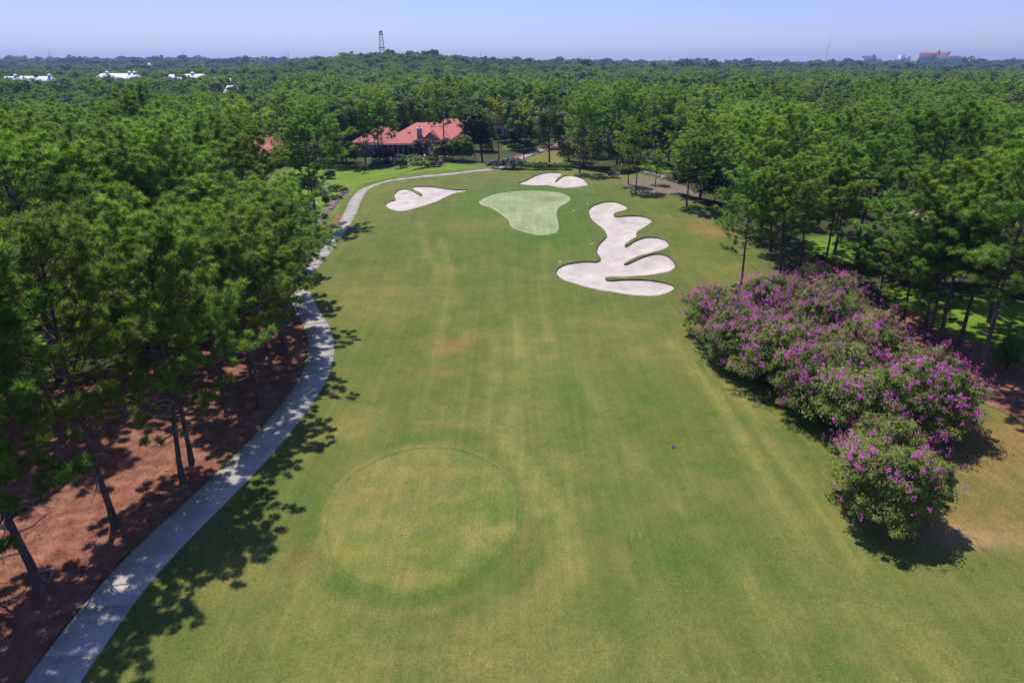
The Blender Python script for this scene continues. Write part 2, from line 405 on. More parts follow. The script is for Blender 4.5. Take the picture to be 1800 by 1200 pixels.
PATCH = [(795,607,2.0,2.2,CB,.62),(762,652,2.2,.9,CB,.5),(1235,960,2.4,1.0,C2*.9,.5),(1170,985,1.6,.8,C2*.9,.45),(1095,985,.35,1.4,CO*1.0,.18),
         (527,985,.8,.9,CB*.55,.55),(1700,905,4.5,2.0,CO,.45),(1715,945,3.2,1.0,(.38,.23,.13),.5),(1770,820,5,4,CO,.5),
         (1750,760,5,3,CO,.5),(1230,395,3,4,CO,.35),(1255,410,2.5,3,CO,.4),(1250,470,4,5,C1,.5),(850,395,5,4,C1,.6),(1180,770,2.6,1.2,C0*.8,.45),(690,566,.35,.3,CO,.6),
         (1000,720,6,9,C2,.22),(650,520,5,10,C1,.25),(480,1020,3,3,C1,.4),(800,1130,7,2.5,C1,.35),(1330,1030,6,5,C2,.25),(640,720,3,6,C1,.4)]
PATCH = [(*G(a, b), sx, sy, np.array(c), k) for a, b, sx, sy, c, k in PATCH]

def lerp(a, b, t): return a + (b - a)*np.asarray(t)[..., None]
LW = lambda y: np.interp(y, [0, 20, 60, 72, 84, 100, 130, 150, 170], [-16.5, -17.5, -18.5, -23, -29, -37, -48, -58, -62])
RW = lambda y: np.interp(y, [0, 30, 46, 60, 72, 80, 96, 110, 135, 150, 160], [34, 36, 33, 33, 27, 29, 27, 26, 30, 30, 26])

def turf_col(x, y):
    n1 = fbm(x, y, 13, 21, 3); n2 = fbm(x, y, 3.2, 31, 3)
    c = lerp(np.broadcast_to(C0, x.shape+(3,)), C1, np.clip(.08 + 1.4*(n1-.44) + .75*(n2-.5), 0, 1)*(1 - .45*sst(45, 80, y)))
    s1 = fbm(x*1.0 + .02*y, y*.035, .9, 41, 3)
    c = c*(1 + .30*(s1 - .5))[..., None]*np.array((1, .97, 1.0))
    d = tee_d(x, y); th = np.arctan2(y-TEE[1], x-TEE[0])
    s2 = fbm(d*9, th*1.3, 1.0, 51, 3); w = np.exp(-np.clip(d-1, 0, 9)/.55)*(d > .9)
    c = lerp(c, C1*1.08, np.clip((s2-.5)*3.2, 0, .85)*w); c = lerp(c, C2, np.clip((.5-s2)*3.4, 0, .9)*w)
    dg = seg_dist(GREEN[::2], x, y); nr = (np.abs(x) < 60) & (y > 50) & (y < 170)
    s3 = fbm(dg, x*0, .55, 61, 2)
    c = lerp(c, C2*1.12, nr*np.exp(-(dg/4.5)**2)*.72)
    c = lerp(c, C2, nr*np.exp(-(dg/13)**2)*.40*(.4+s3))
    for P, w_, k in TRACKS:
        dd = seg_dist(P, x, y, False); c = lerp(c, C1*1.25, k*1.15*np.exp(-(dd/w_)**2)*(.35 + 1.2*n2))
    for a, b, sx, sy, cc, k in PATCH:
        f = np.exp(-((x-a)/sx)**2 - ((y-b)/sy)**2); c = lerp(c, cc, np.clip(k*f*(.5 + 1.1*n2), 0, .9))
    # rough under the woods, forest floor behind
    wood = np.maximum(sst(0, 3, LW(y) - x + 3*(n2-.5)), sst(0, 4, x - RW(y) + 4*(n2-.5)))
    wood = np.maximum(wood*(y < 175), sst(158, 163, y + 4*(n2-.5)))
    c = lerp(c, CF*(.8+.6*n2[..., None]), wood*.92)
    for P in LAWNS:
        bb = (x > P[:, 0].min()-2) & (x < P[:, 0].max()+2) & (y > P[:, 1].min()-2) & (y < P[:, 1].max()+2)
        if bb.any():
            xs, ys = x[bb], y[bb]; f = np.clip(.5 + np.where(inside(P, xs, ys), 1, -1)*seg_dist(P, xs, ys)/.8, 0, 1)
            c[bb] = lerp(c[bb], CL*(.8+.4*n2[bb][..., None]), f)
    f = inside(SLOPE, x, y); c[f] = C1*.9
    return c

# ------------------------------------------------------------------ ground sheet with the bunkers cut out
def axis(a, b, step, lo, hi, grow=1.16):
    v = list(np.arange(a, b + step*.5, step)); s = step
    while v[-1] < hi: s *= grow; v.append(v[-1] + s)
    s = step
    while v[0] > lo: s *= grow; v.insert(0, v[0] - s)
    return np.round(np.array(v), 4)
gx = axis(-46, 46, .5, -5800, 5800); gy = np.concatenate([axis(10, 70, .4, -60, 70)[:-1], np.round(np.arange(70, 170, .5), 4), axis(170, 172, .6, 170, 5900, 1.07)])
gx = np.unique(gx); gy = np.unique(gy)
bb = np.vstack(BUNK); ix0 = np.searchsorted(gx, bb[:, 0].min()-1) - 1; ix1 = np.searchsorted(gx, bb[:, 0].max()+1)
iy0 = np.searchsorted(gy, bb[:, 1].min()-1) - 1; iy1 = np.searchsorted(gy, bb[:, 1].max()+1)
XX, YY = np.meshgrid(gx, gy); nx = len(gx)
ii, jj = np.meshgrid(np.arange(len(gx)-1), np.arange(len(gy)-1)); keep = ~((ii >= ix0) & (ii < ix1) & (jj >= iy0) & (jj < iy1))
a = (jj*nx + ii)[keep]; Q = np.stack([a, a+1, a+1+nx, a+nx], 1); QT = np.vstack([Q[:, [0, 1, 2]], Q[:, [0, 2, 3]]])
px_, py_ = XX[iy0:iy1+1, ix0:ix1+1].ravel(), YY[iy0:iy1+1, ix0:ix1+1].ravel()
db = np.min([seg_dist(b, px_, py_) for b in BUNK], 0)
inn = np.any([inside(b, px_, py_) for b in BUNK], 0)
border = (px_ == gx[ix0]) | (px_ == gx[ix1]) | (py_ == gy[iy0]) | (py_ == gy[iy1])
k_ = border | (db > .16)
pv, pf = cdt(np.stack([px_, py_], 1)[k_], BUNK)
cen = pv[pf].mean(1); which = np.full(len(pf), -1)
for n_, b in enumerate(BUNK): which[inside(b, cen[:, 0], cen[:, 1])] = n_
V2 = np.vstack([np.stack([XX.ravel(), YY.ravel()], 1), pv]); F_ = np.vstack([QT, pf[which < 0] + XX.size])
key = np.round(V2*1000).astype(np.int64); _, first, inv = np.unique(key, axis=0, return_index=True, return_inverse=True)
inv = inv.ravel(); V2 = V2[first]; F_ = inv[F_]
used = np.unique(F_); remap = np.full(len(V2), -1); remap[used] = np.arange(len(used)); V2 = V2[used]; F_ = remap[F_]
e1 = V2[F_[:, 1]] - V2[F_[:, 0]]; e2 = V2[F_[:, 2]] - V2[F_[:, 0]]; fl = (e1[:, 0]*e2[:, 1] - e1[:, 1]*e2[:, 0]) < 0
F_[fl] = F_[fl][:, ::-1]
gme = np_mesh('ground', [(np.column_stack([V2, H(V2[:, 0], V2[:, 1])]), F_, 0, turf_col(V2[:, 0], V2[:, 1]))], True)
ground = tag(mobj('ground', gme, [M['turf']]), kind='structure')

for n_, b in enumerate(BUNK):
    f = pf[which == n_]; u = np.unique(f); rm = np.full(len(pv), -1); rm[u] = np.arange(len(u)); v = pv[u]; f = rm[f]
    e1 = v[f[:, 1]] - v[f[:, 0]]; e2 = v[f[:, 2]] - v[f[:, 0]]; fl = (e1[:, 0]*e2[:, 1] - e1[:, 1]*e2[:, 0]) < 0; f[fl] = f[fl][:, ::-1]
    d = seg_dist(b, v[:, 0], v[:, 1])
    z = H(v[:, 0], v[:, 1]) - .15 - .40*sst(.2, 3.0, d) + .05*(fbm(v[:, 0], v[:, 1], 1.2, 77, 2)-.5)*sst(.2, 1, d)
    s_ = tag(mobj('sand_bunker', np_mesh('sand_bunker', [(np.column_stack([v, z]), f, 0, None)], True), [M['sand']]), kind='structure')
    h0 = H(b[:, 0], b[:, 1]); t = np.roll(b, -1, 0) - np.roll(b, 1, 0); t /= np.hypot(t[:, 0], t[:, 1])[:, None]
    nrm = np.stack([-t[:, 1], t[:, 0]], 1); tst = b + nrm*.05
    if inside(b, tst[:, 0], tst[:, 1]).mean() < .5: nrm = -nrm
    n = len(b); jit = rng.uniform(-.02, .03, n)
    rows = [np.column_stack([b, h0 + .012]), np.column_stack([b + nrm*.05, h0 + .02 + jit]), np.column_stack([b + nrm*.06, h0 - .19])]
    i = np.arange(n); fs = np.vstack([np.stack([k*n+i, k*n+(i+1) % n, (k+1)*n+(i+1) % n, (k+1)*n+i], 1) for k in (0, 1)])
    lp = mobj('lip', np_mesh('bunker_lip', [(np.vstack(rows), fs, 0, None)], True), [M['lip']], s_)

def sheet(name, P, lift, m, colfn=None, step=.5, raise_fn=None):
    x0, y0 = P.min(0); x1, y1 = P.max(0)
    X, Y = np.meshgrid(np.arange(x0, x1, step), np.arange(y0, y1, step)); X = X.ravel(); Y = Y.ravel()
    k = inside(P, X, Y) & (seg_dist(P, X, Y) > step*.35)
    v, f = cdt(np.stack([X, Y], 1)[k], [P]); c = v[f].mean(1); f = f[inside(P, c[:, 0], c[:, 1])]
    e1 = v[f[:, 1]] - v[f[:, 0]]; e2 = v[f[:, 2]] - v[f[:, 0]]; fl = (e1[:, 0]*e2[:, 1] - e1[:, 1]*e2[:, 0]) < 0; f[fl] = f[fl][:, ::-1]
    z = H(v[:, 0], v[:, 1]) + lift
    if raise_fn is not None: z = z + raise_fn(v)
    return mobj(name, np_mesh(name, [(np.column_stack([v, z]), f, 0, None if colfn is None else colfn(v[:, 0], v[:, 1]))], True), [m])

def green_col(x, y):
    c = np.broadcast_to(np.array((.26, .31, .145)), x.shape+(3,)).copy(); n = fbm(x, y, 4, 5, 3)
    a, b = G(940, 372)
    s = fbm(x, y*.15, .9, 8, 2); s2 = fbm(y, x*.15, .9, 18, 2); far = sst(-2, 2, y - G(940, 366)[1])
    c = c*(1 + .5*(s-.5)*(1-far) + .5*(s2-.5)*far + .4*(n-.5))[..., None]
    return lerp(c, np.array((.33, .36, .20)), .8*np.exp(-(seg_dist(GREEN, x, y)/.5)**2))
tag(sheet('putting_green', resample(GREEN, .4, True), .012, M['turf'], green_col, .45), kind='structure')

# tee: round raised turf disc with a mown collar
rr = np.concatenate([np.linspace(.06, .9, 15), np.linspace(.92, 1.10, 19)]); th = np.arange(120)*2*math.pi/120
RR, TH = np.meshgrid(rr, th); wob = 1 + .012*np.sin(3*TH+1) + .008*np.sin(5*TH)
tx = TEE[0] + TEE_R[0]*RR*wob*np.cos(TH); ty = TEE[1] + TEE_R[1]*RR*wob*np.sin(TH)
tcx, tcy = tx.ravel(), ty.ravel()
def tee_col(x, y, r):
    n = fbm(x, y, 3.5, 15, 3); n2 = fbm(x, y, .9, 16, 3)
    c = lerp(np.broadcast_to(C0*1.12, x.shape+(3,)), C1*1.12, np.clip(.42 + 2.2*(n-.5) + 1.3*(n2-.5), 0, 1))
    c = lerp(c, np.array((.20, .16, .052)), np.clip(1.2*(fbm(x, y, 4.5, 88, 2)-.5), 0, .5))
    ring = np.exp(-((r-.995)/.012)**2); c = lerp(c, C2*.6, ring*(.26 + .36*sst(.2, 1, np.sin(np.arctan2(y-TEE[1], x-TEE[0])))))  # dark rim line; its stronger far arc is step shadow put into the colour
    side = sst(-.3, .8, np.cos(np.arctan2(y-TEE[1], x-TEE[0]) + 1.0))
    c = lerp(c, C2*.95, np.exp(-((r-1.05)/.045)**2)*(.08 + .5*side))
    return lerp(c, turf_col(x, y), sst(1.02, 1.1, r))
tv = np.column_stack([tcx, tcy, H(tcx, tcy) + .012*(1-sst(1.07, 1.10, RR.ravel())) + .003])
tv = np.vstack([tv, [TEE[0], TEE[1], float(H(*TEE)) + .015]]); nr_ = len(rr); tf = []
i = np.arange(120); tf3 = np.stack([np.full(120, len(tv)-1), i*nr_, ((i+1) % 120)*nr_], 1)
I, J = np.meshgrid(i, np.arange(nr_-1)); tf4 = np.stack([I*nr_+J, I*nr_+J+1, ((I+1) % 120)*nr_+J+1, ((I+1) % 120)*nr_+J], -1).reshape(-1, 4)
tcol = np.vstack([tee_col(tcx, tcy, RR.ravel()), C0*1.2])
tm = np_mesh('tee_ground', [(tv, np.vstack([tf4[:, [0, 1, 2]], tf4[:, [0, 2, 3]], tf3]), 0, tcol)], True)
tag(mobj('tee_ground', tm, [M['turf']]), kind='structure')

def bed(name, P, m, amp, seed, lift=.02): return tag(sheet(name, jag(P, amp, .35, seed), lift, m, None, .5, lambda v: .03*fbm(v[:, 0], v[:, 1], .5, seed+3, 2)), kind='structure')
bed('pine_straw_bed', BED_L, M['straw'], .22, 1); bed('pine_straw_bed', BED_R, M['straw'], .7, 2); bed('pine_straw_bed', BED_S, M['straw'], .5, 3)
bed('pine_straw_bed', BED_C, M['straw'], .25, 4); bed('garden_bed', BED_G, M['mulch'], .35, 5); bed('garden_bed', BED_RR, M['mulch'], .8, 6); bed('pine_straw_bed', BED_P, M['straw'], .3, 7)

for pp in ([(1084,1003),(1092,990),(1098,978),(1103,968),(1101,976),(1095,990),(1089,1001)], [(1108,962),(1111,948),(1113,937),(1110,936),(1108,950),(1106,962)], [(1121,936),(1128,951),(1130,950),(1124,936)]):
    tag(sheet('bare_soil_patch', jag(GP(pp), .07, .12, 9), .008, M['mulch'], None, .3), kind='structure')

# ------------------------------------------------------------------ cart paths, slab by slab
def cart_path(P, slab):
    root = bpy.data.objects.new('cart_path', None); COL.objects.link(root); tag(root, kind='structure')
    fine = resample(P, .25); s = .25*np.arange(len(fine)); L_, R_ = path_edge(fine, -PW), path_edge(fine, PW)
    k = int(slab/.25)
    for a in range(0, len(fine)-2, k):
        b = min(a+k, len(fine)-1); ids = np.linspace(a, b, 5); col = []
        for q, u in enumerate(ids):
            if q == 0: u += .08
            if q == 4: u -= .08
            l = np.array([np.interp(u, np.arange(len(fine)), L_[:, c]) for c in (0, 1)]); r = np.array([np.interp(u, np.arange(len(fine)), R_[:, c]) for c in (0, 1)])
            m_ = (l+r)/2; col.append([l, m_, r])
        col = np.array(col).reshape(-1, 2); dz = rng.uniform(-.003, .003)
        top = np.column_stack([col, H(col[:, 0], col[:, 1]) + .035 + dz]); bot = top.copy(); bot[:, 2] -= .12
        f = []
        for q in range(4):
            for c in range(2): f.append((q*3+c, q*3+c+1, (q+1)*3+c+1, (q+1)*3+c))
        ring = [0, 1, 2, 5, 8, 11, 14, 13, 12, 9, 6, 3]
        f += [(ring[j]+15, ring[(j+1) % 12]+15, ring[(j+1) % 12], ring[j]) for j in range(12)]
        mobj('slab', np_mesh('slab', [(np.vstack([top, bot]), np.array(f), 0, None)]), [M['concrete']], root)
cart_path(PATH, 2.75); cart_path(PATHB, 3.0)

# ------------------------------------------------------------------ plant generators
def unit(v): return v/(np.linalg.norm(v, axis=-1, keepdims=True) + 1e-9)
def rdir(r, n): return unit(r.normal(size=(n, 3)))

def blades(r, C, A, n, ln, wd, spread, tints):
    """needle tufts: n thin triangles fanned round each axis A at each centre C"""
    k = len(C); c = np.repeat(C, n, 0); a = np.repeat(A, n, 0); t = np.repeat(tints, n)
    p = unit(np.cross(a, rdir(r, k*n))); an = spread*np.sqrt(r.uniform(.03, 1, k*n))
    d = a*np.cos(an)[:, None] + p*np.sin(an)[:, None]
    l = ln*r.uniform(.65, 1.15, k*n)*np.repeat(r.uniform(.8, 1.2, k), n)
    w = unit(np.cross(d, np.array([0, 0, 1.])) + .55*np.cross(d, rdir(r, k*n)))*(wd*r.uniform(.6, 1.3, k*n))[:, None]
    b0 = c + d*(l*.06)[:, None]; tip = c + d*l[:, None]; md = c + d*(l*.45)[:, None]
    V = np.stack([b0, md + w, tip, md - w], 1).reshape(-1, 3)
    F = np.arange(k*n*4).reshape(-1, 4)
    return V, F, np.repeat(np.clip(t + r.normal(0, .16, k*n), 0, 1), 4)

def bend(r, P0, d, L, n, up, wig):
    P = [P0]; d = d.copy()
    for _ in range(n):
        d = unit(d + np.array([0, 0, up]) + r.normal(0, wig, 3)); P.append(P[-1] + d*L/n)
    return np.array(P), d

def pine(seed, h, cb, Rc, nbr, nb, ln, wd, per=1.0, top=.30, dead=5, ragged=.35, r0=.2, sides=8, low=0, clus=3):
    r = np.random.default_rng(seed); parts = []; tc, ta = [], []
    t = np.linspace(0, 1, 12); wob = np.cumsum(r.normal(0, .055, (12, 2)), 0); wob -= wob[0]
    TP = np.column_stack([wob*h/17, t*h*.97]); tr = r0*(1 - .80*t**1.1); tr[0] *= 1.45; tr[1] *= 1.05
    parts.append(tube(TP, tr, sides, 0))
    def tp(u): return np.array([np.interp(u, t, TP[:, k]) for k in range(3)]), np.interp(u, t, tr)
    az = r.uniform(0, 6.28)
    us = list(cb + (1-cb)*np.linspace(0, 1, nbr)**.9) + list(r.uniform(cb*.55, cb, low))
    lobes = r.uniform(0, 6.28, 3)
    for u in us:
        az += 2.4 + r.normal(0, .35); v = np.clip((u-cb)/(1-cb), 0, 1)
        prof = (.70 + .30*min(1, v/.35)) if v < .35 else top + (1-top)*math.sqrt(max(0, 1 - ((v-.35)/.66)**2.3))
        if u < cb: prof = .6
        L = Rc*prof*r.uniform(1-ragged, 1.12)*(1 + .18*math.cos(az-lobes[0]))
        el = R(-6 + 60*v**1.5) + r.normal(0, .13)
        P0, rb = tp(min(u, .985)); d = np.array([math.cos(az)*math.cos(el), math.sin(az)*math.cos(el), math.sin(el)])
        P, dd = bend(r, P0, d, L, 5, .07 + .06*(1-v), .10)
        parts.append(tube(P, np.linspace(min(.075, rb*.55), .014, 6), 4 if sides < 8 else 5, 0))
        ns = max(3, int(L*2.1*per + .5)); S = np.linspace(.40, 1.0, ns)
        for k, s in enumerate(S):
            q = np.array([np.interp(s*5, np.arange(6), P[:, c]) for c in range(3)])
            side = np.cross(dd, [0, 0, 1.]); side = side/(np.linalg.norm(side)+1e-9)*(1 if k % 2 else -1)
            l2 = L*r.uniform(.16, .34)*(1.15 - .5*s) + .25
            d2 = unit(dd*r.uniform(.5, 1.1) + side*r.uniform(.35, 1.0)*(s < .97) + np.array([0, 0, r.uniform(.05, .55)]))
            P2, d3 = bend(r, q, d2, l2, 3, .16, .14)
            if sides >= 8: parts.append(tube(P2, [.018, .014, .011, .008], 3, 0))
            if r.random() > .95*min(1, per + .4): continue
            ax = unit(d3*.5 + np.array([0, 0, .8]) + r.normal(0, .22, 3))
            for q_ in range(clus):                     # a pompom of needles at each shoot end
                tc.append(P2[-1] + (r.normal(0, .15, 3)*np.array([1, 1, .6]) if q_ else 0)); ta.append(unit(ax + r.normal(0, .25, 3)))
            if l2 > .8 and sides >= 8: tc.append(P2[2] + r.normal(0, .08, 3)); ta.append(ax)
    for _ in range(dead):
        u = r.uniform(cb*.45, cb*1.0); a_ = r.uniform(0, 6.28); P0, rb = tp(u)
        P, dd = bend(r, P0, np.array([math.cos(a_), math.sin(a_), r.uniform(-.15, .3)]), r.uniform(.8, 2.6), 5, -.01, .22)
        parts.append(tube(P, np.linspace(.05, .012, 6), 4, 1))
        for q in range(2):
            P2, _ = bend(r, P[2+q], unit(dd + r.normal(0, .7, 3)), r.uniform(.3, .9), 3, .05, .25); parts.append(tube(P2, [.02, .015, .01, .006], 3, 1))
    tc = np.array(tc); ta = np.array(ta)
    V, F, T = blades(r, tc, ta, nb, ln, wd, 1.75, np.clip(.42 + r.normal(0, .24, len(tc)), 0, 1))
    return parts, [(V, F, 0, T)], len(tc)

def leaves(r, C, Nn, size, tint, asp=.55):
    k = len(C); up = unit(Nn + .55*rdir(r, k)); a = unit(np.cross(up, rdir(r, k))); b = np.cross(up, a)
    s = size*r.uniform(.6, 1.3, k)
    a = a*s[:, None]; b = b*(s*asp)[:, None]
    V = np.stack([C - a, C - b + a*.1, C + a, C + b + a*.1], 1).reshape(-1, 3)
    return V, np.arange(k*4).reshape(-1, 4), np.repeat(np.clip(tint, 0, 1), 4)

def clumps(r, cen, rad, per, size, flat=.8, tspread=.2, outw=.7):
    C, Nn, T = [], [], []
    for c, q in zip(cen, rad):
        d = rdir(r, per); d[:, 2] = np.where(d[:, 2] < -.35, -d[:, 2]*.6, d[:, 2])
        p = c + d*q*(r.uniform(.35, 1, (per, 1))**.5)*np.array([1, 1, flat])
        C.append(p); Nn.append(unit(d*outw + np.array([0, 0, .55]))); T.append(np.full(per, .5 + r.normal(0, tspread)) + r.normal(0, .15, per))
    return leaves(r, np.vstack(C), np.vstack(Nn), size, np.concatenate(T))

def crown_pts(r, n, Rc, zb, zt, fill=.35, lob=.18):
    """clump centres near the skin of an uneven dome"""
    d = rdir(r, n); d[:, 2] = np.where(d[:, 2] < -.55, -d[:, 2], d[:, 2])
    az = np.arctan2(d[:, 1], d[:, 0]); ph = r.uniform(0, 6.28, 3)
    s = 1 + lob*np.sin(2*az+ph[0]) + lob*.8*np.sin(3*az+ph[1]+3*d[:, 2]) + lob*.6*np.sin(5*d[:, 2]+ph[2])
    rad = s*r.uniform(1-fill, 1, n)
    zc = (zb+zt)/2; hz = (zt-zb)/2
    return np.column_stack([d[:, 0]*Rc*rad, d[:, 1]*Rc*rad, zc + d[:, 2]*hz*rad])

def broad(seed, h, cb, Rc, ncl, per, size, clr, r0=.22, limbs=7, sides=6, lob=.18):
    r = np.random.default_rng(seed); parts = []
    t = np.linspace(0, 1, 6); TP = np.column_stack([np.cumsum(r.normal(0, .12, (6, 2)), 0)*h/14, t*h*.72]); TP[0, :2] = 0
    parts.append(tube(TP, r0*(1-.7*t), sides, 0))
    cen = crown_pts(r, ncl, Rc-clr*.6, cb*h, h-clr*.5, .42, lob)
    for k in range(limbs):
        c = cen[r.integers(len(cen))]; z0 = min(r.uniform(.35, .8)*c[2], h*.68); P0 = np.array([np.interp(z0, TP[:, 2], TP[:, q]) for q in range(3)])
        P = np.linspace(P0, c, 5); P[1:4] += r.normal(0, .2, (3, 3)); parts.append(tube(P, np.linspace(r0*.45, .03, 5), 4, 0))
    V, F, T = clumps(r, cen, clr*r.uniform(.7, 1.25, ncl), per, size)
    return parts, [(V, F, 0, T)]

def variant(name, tparts, cparts, cm):
    a = np_mesh(name+'_trunk', tparts, True); a.materials.append(M['bark']); a.materials.append(M['deadwood'])
    b = np_mesh(name+'_crown', cparts); b.materials.append(cm)
    return a, b
def plant(name, loc, rz, scale, var, label, cat, group=None, tilt=None):
    o = thing(name, loc, rz, label, cat, group, scale)
    if tilt: o.rotation_euler = (tilt[0], tilt[1], rz)
    mobj('trunk', var[0], (), o); mobj('crown', var[1], (), o)
    return o

HP = []   # near pines, height, crown base, radius, branches
for k, (h, cb, Rc, nbr, dead, low, rag) in enumerate([(18, .44, 5.9, 56, 7, 3, .38), (19, .48, 6.1, 56, 5, 2, .40), (17, .40, 5.5, 54, 8, 4, .38), (18.3, .46, 6.0, 60, 3, 1, .28),
        (16.5, .50, 4.2, 42, 4, 0, .40), (18, .30, 5.6, 62, 9, 5, .42), (20, .44, 5.4, 60, 5, 2, .33)]):
    a, b, n = pine(100+k, h, cb, Rc, nbr, 66, .50, .023, .62, .34, dead, rag, .20, 8, low, 2); HP.append((*variant('pine_tree', a, b, M['needle']), b[0][0][:, 2].max()))
MP = []   # pines of the middle distance
for k, (h, cb, Rc, nbr) in enumerate([(17, .40, 5.6, 46), (18, .46, 5.8, 44), (16, .42, 5.2, 42), (17.5, .54, 5.4, 36), (18.5, .40, 6.0, 50)]):
    a, b, n = pine(200+k, h, cb, Rc, nbr, 34, .62, .046, .72, .38, 2, .35, .2, 6, 0, 2); MP.append((*variant('pine_tree', a, b, M['needle']), b[0][0][:, 2].max()))
YP = []
for k, (h, cb, Rc, nbr) in enumerate([(17, .62, 4.2, 24), (17, .66, 3.6, 20)]):
    a, b, n = pine(240+k, h, cb, Rc, nbr, 20, .6, .07, 1.0, .4, 3, .4, .17, 6); YP.append((*variant('pine_tree', a, b, M['needle_y']), b[0][0][:, 2].max()))
BT = []
for k, (h, cb, Rc, m_) in enumerate([(13, .22, 5.0, 'leaf'), (12, .15, 4.6, 'leaf'), (14, .25, 5.4, 'leaf'), (12, .06, 4.2, 'leaf_dark'), (11, .05, 3.8, 'leaf_dark')]):
    a, b = broad(300+k, h, cb, Rc, 95, 62, .26, 1.25, .24); BT.append((*variant('broadleaf_tree', a, b, M[m_]), h))

# ------------------------------------------------------------------ single trees that can be picked out
def pine_at(px, py, top, var, label, group=None, rz=None, Y=None, tilt=None, wide=1.0, name='pine_tree'):
    x, y = G(px, py); z = float(H(x, y)); ht = at(px, top, y)[2] - z
    s = ht/var[2]
    return plant(name, (x, y, z-.05), rng.uniform(0, 6.28) if rz is None else rz, (s*wide, s*wide, s), var, label, 'pine tree', group, tilt)
HAND = []
def hand(px, py, top, var, label, **k):
    o = pine_at(px, py, top, var, label, **k); HAND.append((o.location.x, o.location.y)); return o
hand(72, 1040, 250, HP[5], 'thick near pine at the left edge beside the cart path', rz=.6, tilt=(0, -.10))
hand(203, 925, 290, HP[0], 'slim near pine left of the path between two thicker trunks', rz=2.0, tilt=(0, -.05), wide=.98)
hand(322, 846, 330, HP[2], 'front one of two close pine trunks beside the shaded path', rz=4.0, tilt=(0, -.04), wide=.98)
hand(337, 812, 330, HP[1], 'rear one of two close pine trunks beside the shaded path', rz=1.0, wide=1.0)
hand(492, 572, 290, HP[5], 'pine at the path bend with boughs hanging out over the turf', rz=3.4, wide=1.3)
hand(391, 690, 330, HP[0], 'pine in the straw bed behind the path, between trunk pair and bend', rz=5.0, wide=1.05)
hand(507, 528, 318, HP[0], 'pine whose boughs hide the cart path beyond the bend', rz=.2, wide=1.6)
hand(522, 478, 352, HP[5], 'pine just before the lone one, boughs crossing the path', rz=2.2, wide=1.6)
hand(502, 622, 320, HP[0], 'pine close to the path edge just before the bend', rz=2.9, wide=1.2)
hand(455, 718, 335, HP[3], 'pine by the path midway between bend and trunk pair', rz=.9, wide=1.05)
hand(440, 650, 330, HP[2], 'pine among the trunks left of the path bend', wide=1.0)
hand(556, 402, 165, HP[3], 'lone tall pine with a bare trunk beside the far cart path', rz=.4, wide=1.2)
hand(675, 289, 168, MP[0], 'pine with a thin dark trunk in front of the red roof', wide=1.15)
hand(661, 287, 178, MP[3], 'second thin pine left of the one before the red roof', wide=1.1)
hand(877, 279, 165, YP[0], 'yellow green pine with open crown left of the rear path')
hand(921, 286, 163, YP[1], 'yellow green pine standing on the grass slope by the rear path')
hand(1019, 304, 148, MP[4], 'tallest pine standing directly behind the putting green mound', wide=.95)
hand(1104, 325, 200, MP[2], 'thinner left trunk of the twin pines right of the green', wide=.8)
hand(1118, 336, 190, MP[1], 'right trunk of the twin pines standing right of the green', wide=.95)
hand(1152, 325, 262, MP[2], 'short young pine by the garden rocks right of the green', wide=1.3)
hand(1207, 363, 212, MP[4], 'round crowned pine casting shadow on the turf right of bunkers', wide=1.25)
hand(1303, 502, 280, HP[0], 'leaning pine with bare twisted limbs behind the pink myrtles', tilt=(0, .06), wide=1.05, rz=1.2)
hand(1371, 505, 262, HP[1], 'pine with long bare trunk right of the twisted limbed pine', tilt=(0, .08), wide=1.15)
hand(1404, 480, 255, HP[3], 'pine rooted in the small straw bed beyond the myrtles', wide=1.15)
hand(1447, 486, 270, HP[4], 'slender pine at the right end of the small straw bed', wide=1.15)
hand(1467, 446, 235, HP[2], 'slim pine on the lawn behind the clipped golden hedge', wide=1.15)
hand(1506, 456, 225, HP[6], 'stout pine trunk on the lawn right of the golden hedge', wide=1.25)
hand(1632, 602, 330, HP[5], 'pine with low bare boughs reaching left over the myrtles', rz=2.6, wide=1.1)
hand(1626, 577, 262, HP[0], 'pine close behind the low boughed one in the right straw bed', wide=1.15)
hand(1588, 566, 392, HP[5], 'short bushy young pine filling the gap behind the myrtles', rz=1.7, wide=1.5)
hand(1545, 522, 330, HP[2], 'pine with low crown on the lawn left of the low boughed one', rz=.7, wide=1.25)
hand(1648, 609, 300, HP[4], 'thin pine immediately right of the low boughed pine', wide=1.15)
hand(1686, 606, 255, HP[1], 'dark trunked pine at the lawn edge of the right straw bed', tilt=(0, .05), wide=1.2)
hand(1722, 657, 205, HP[6], 'tall leaning pine at the front of the right straw bed', tilt=(0, .07), wide=1.1)
hand(1738, 567, 240, HP[3], 'pine on a round mulch patch in the right lawn', wide=1.25)

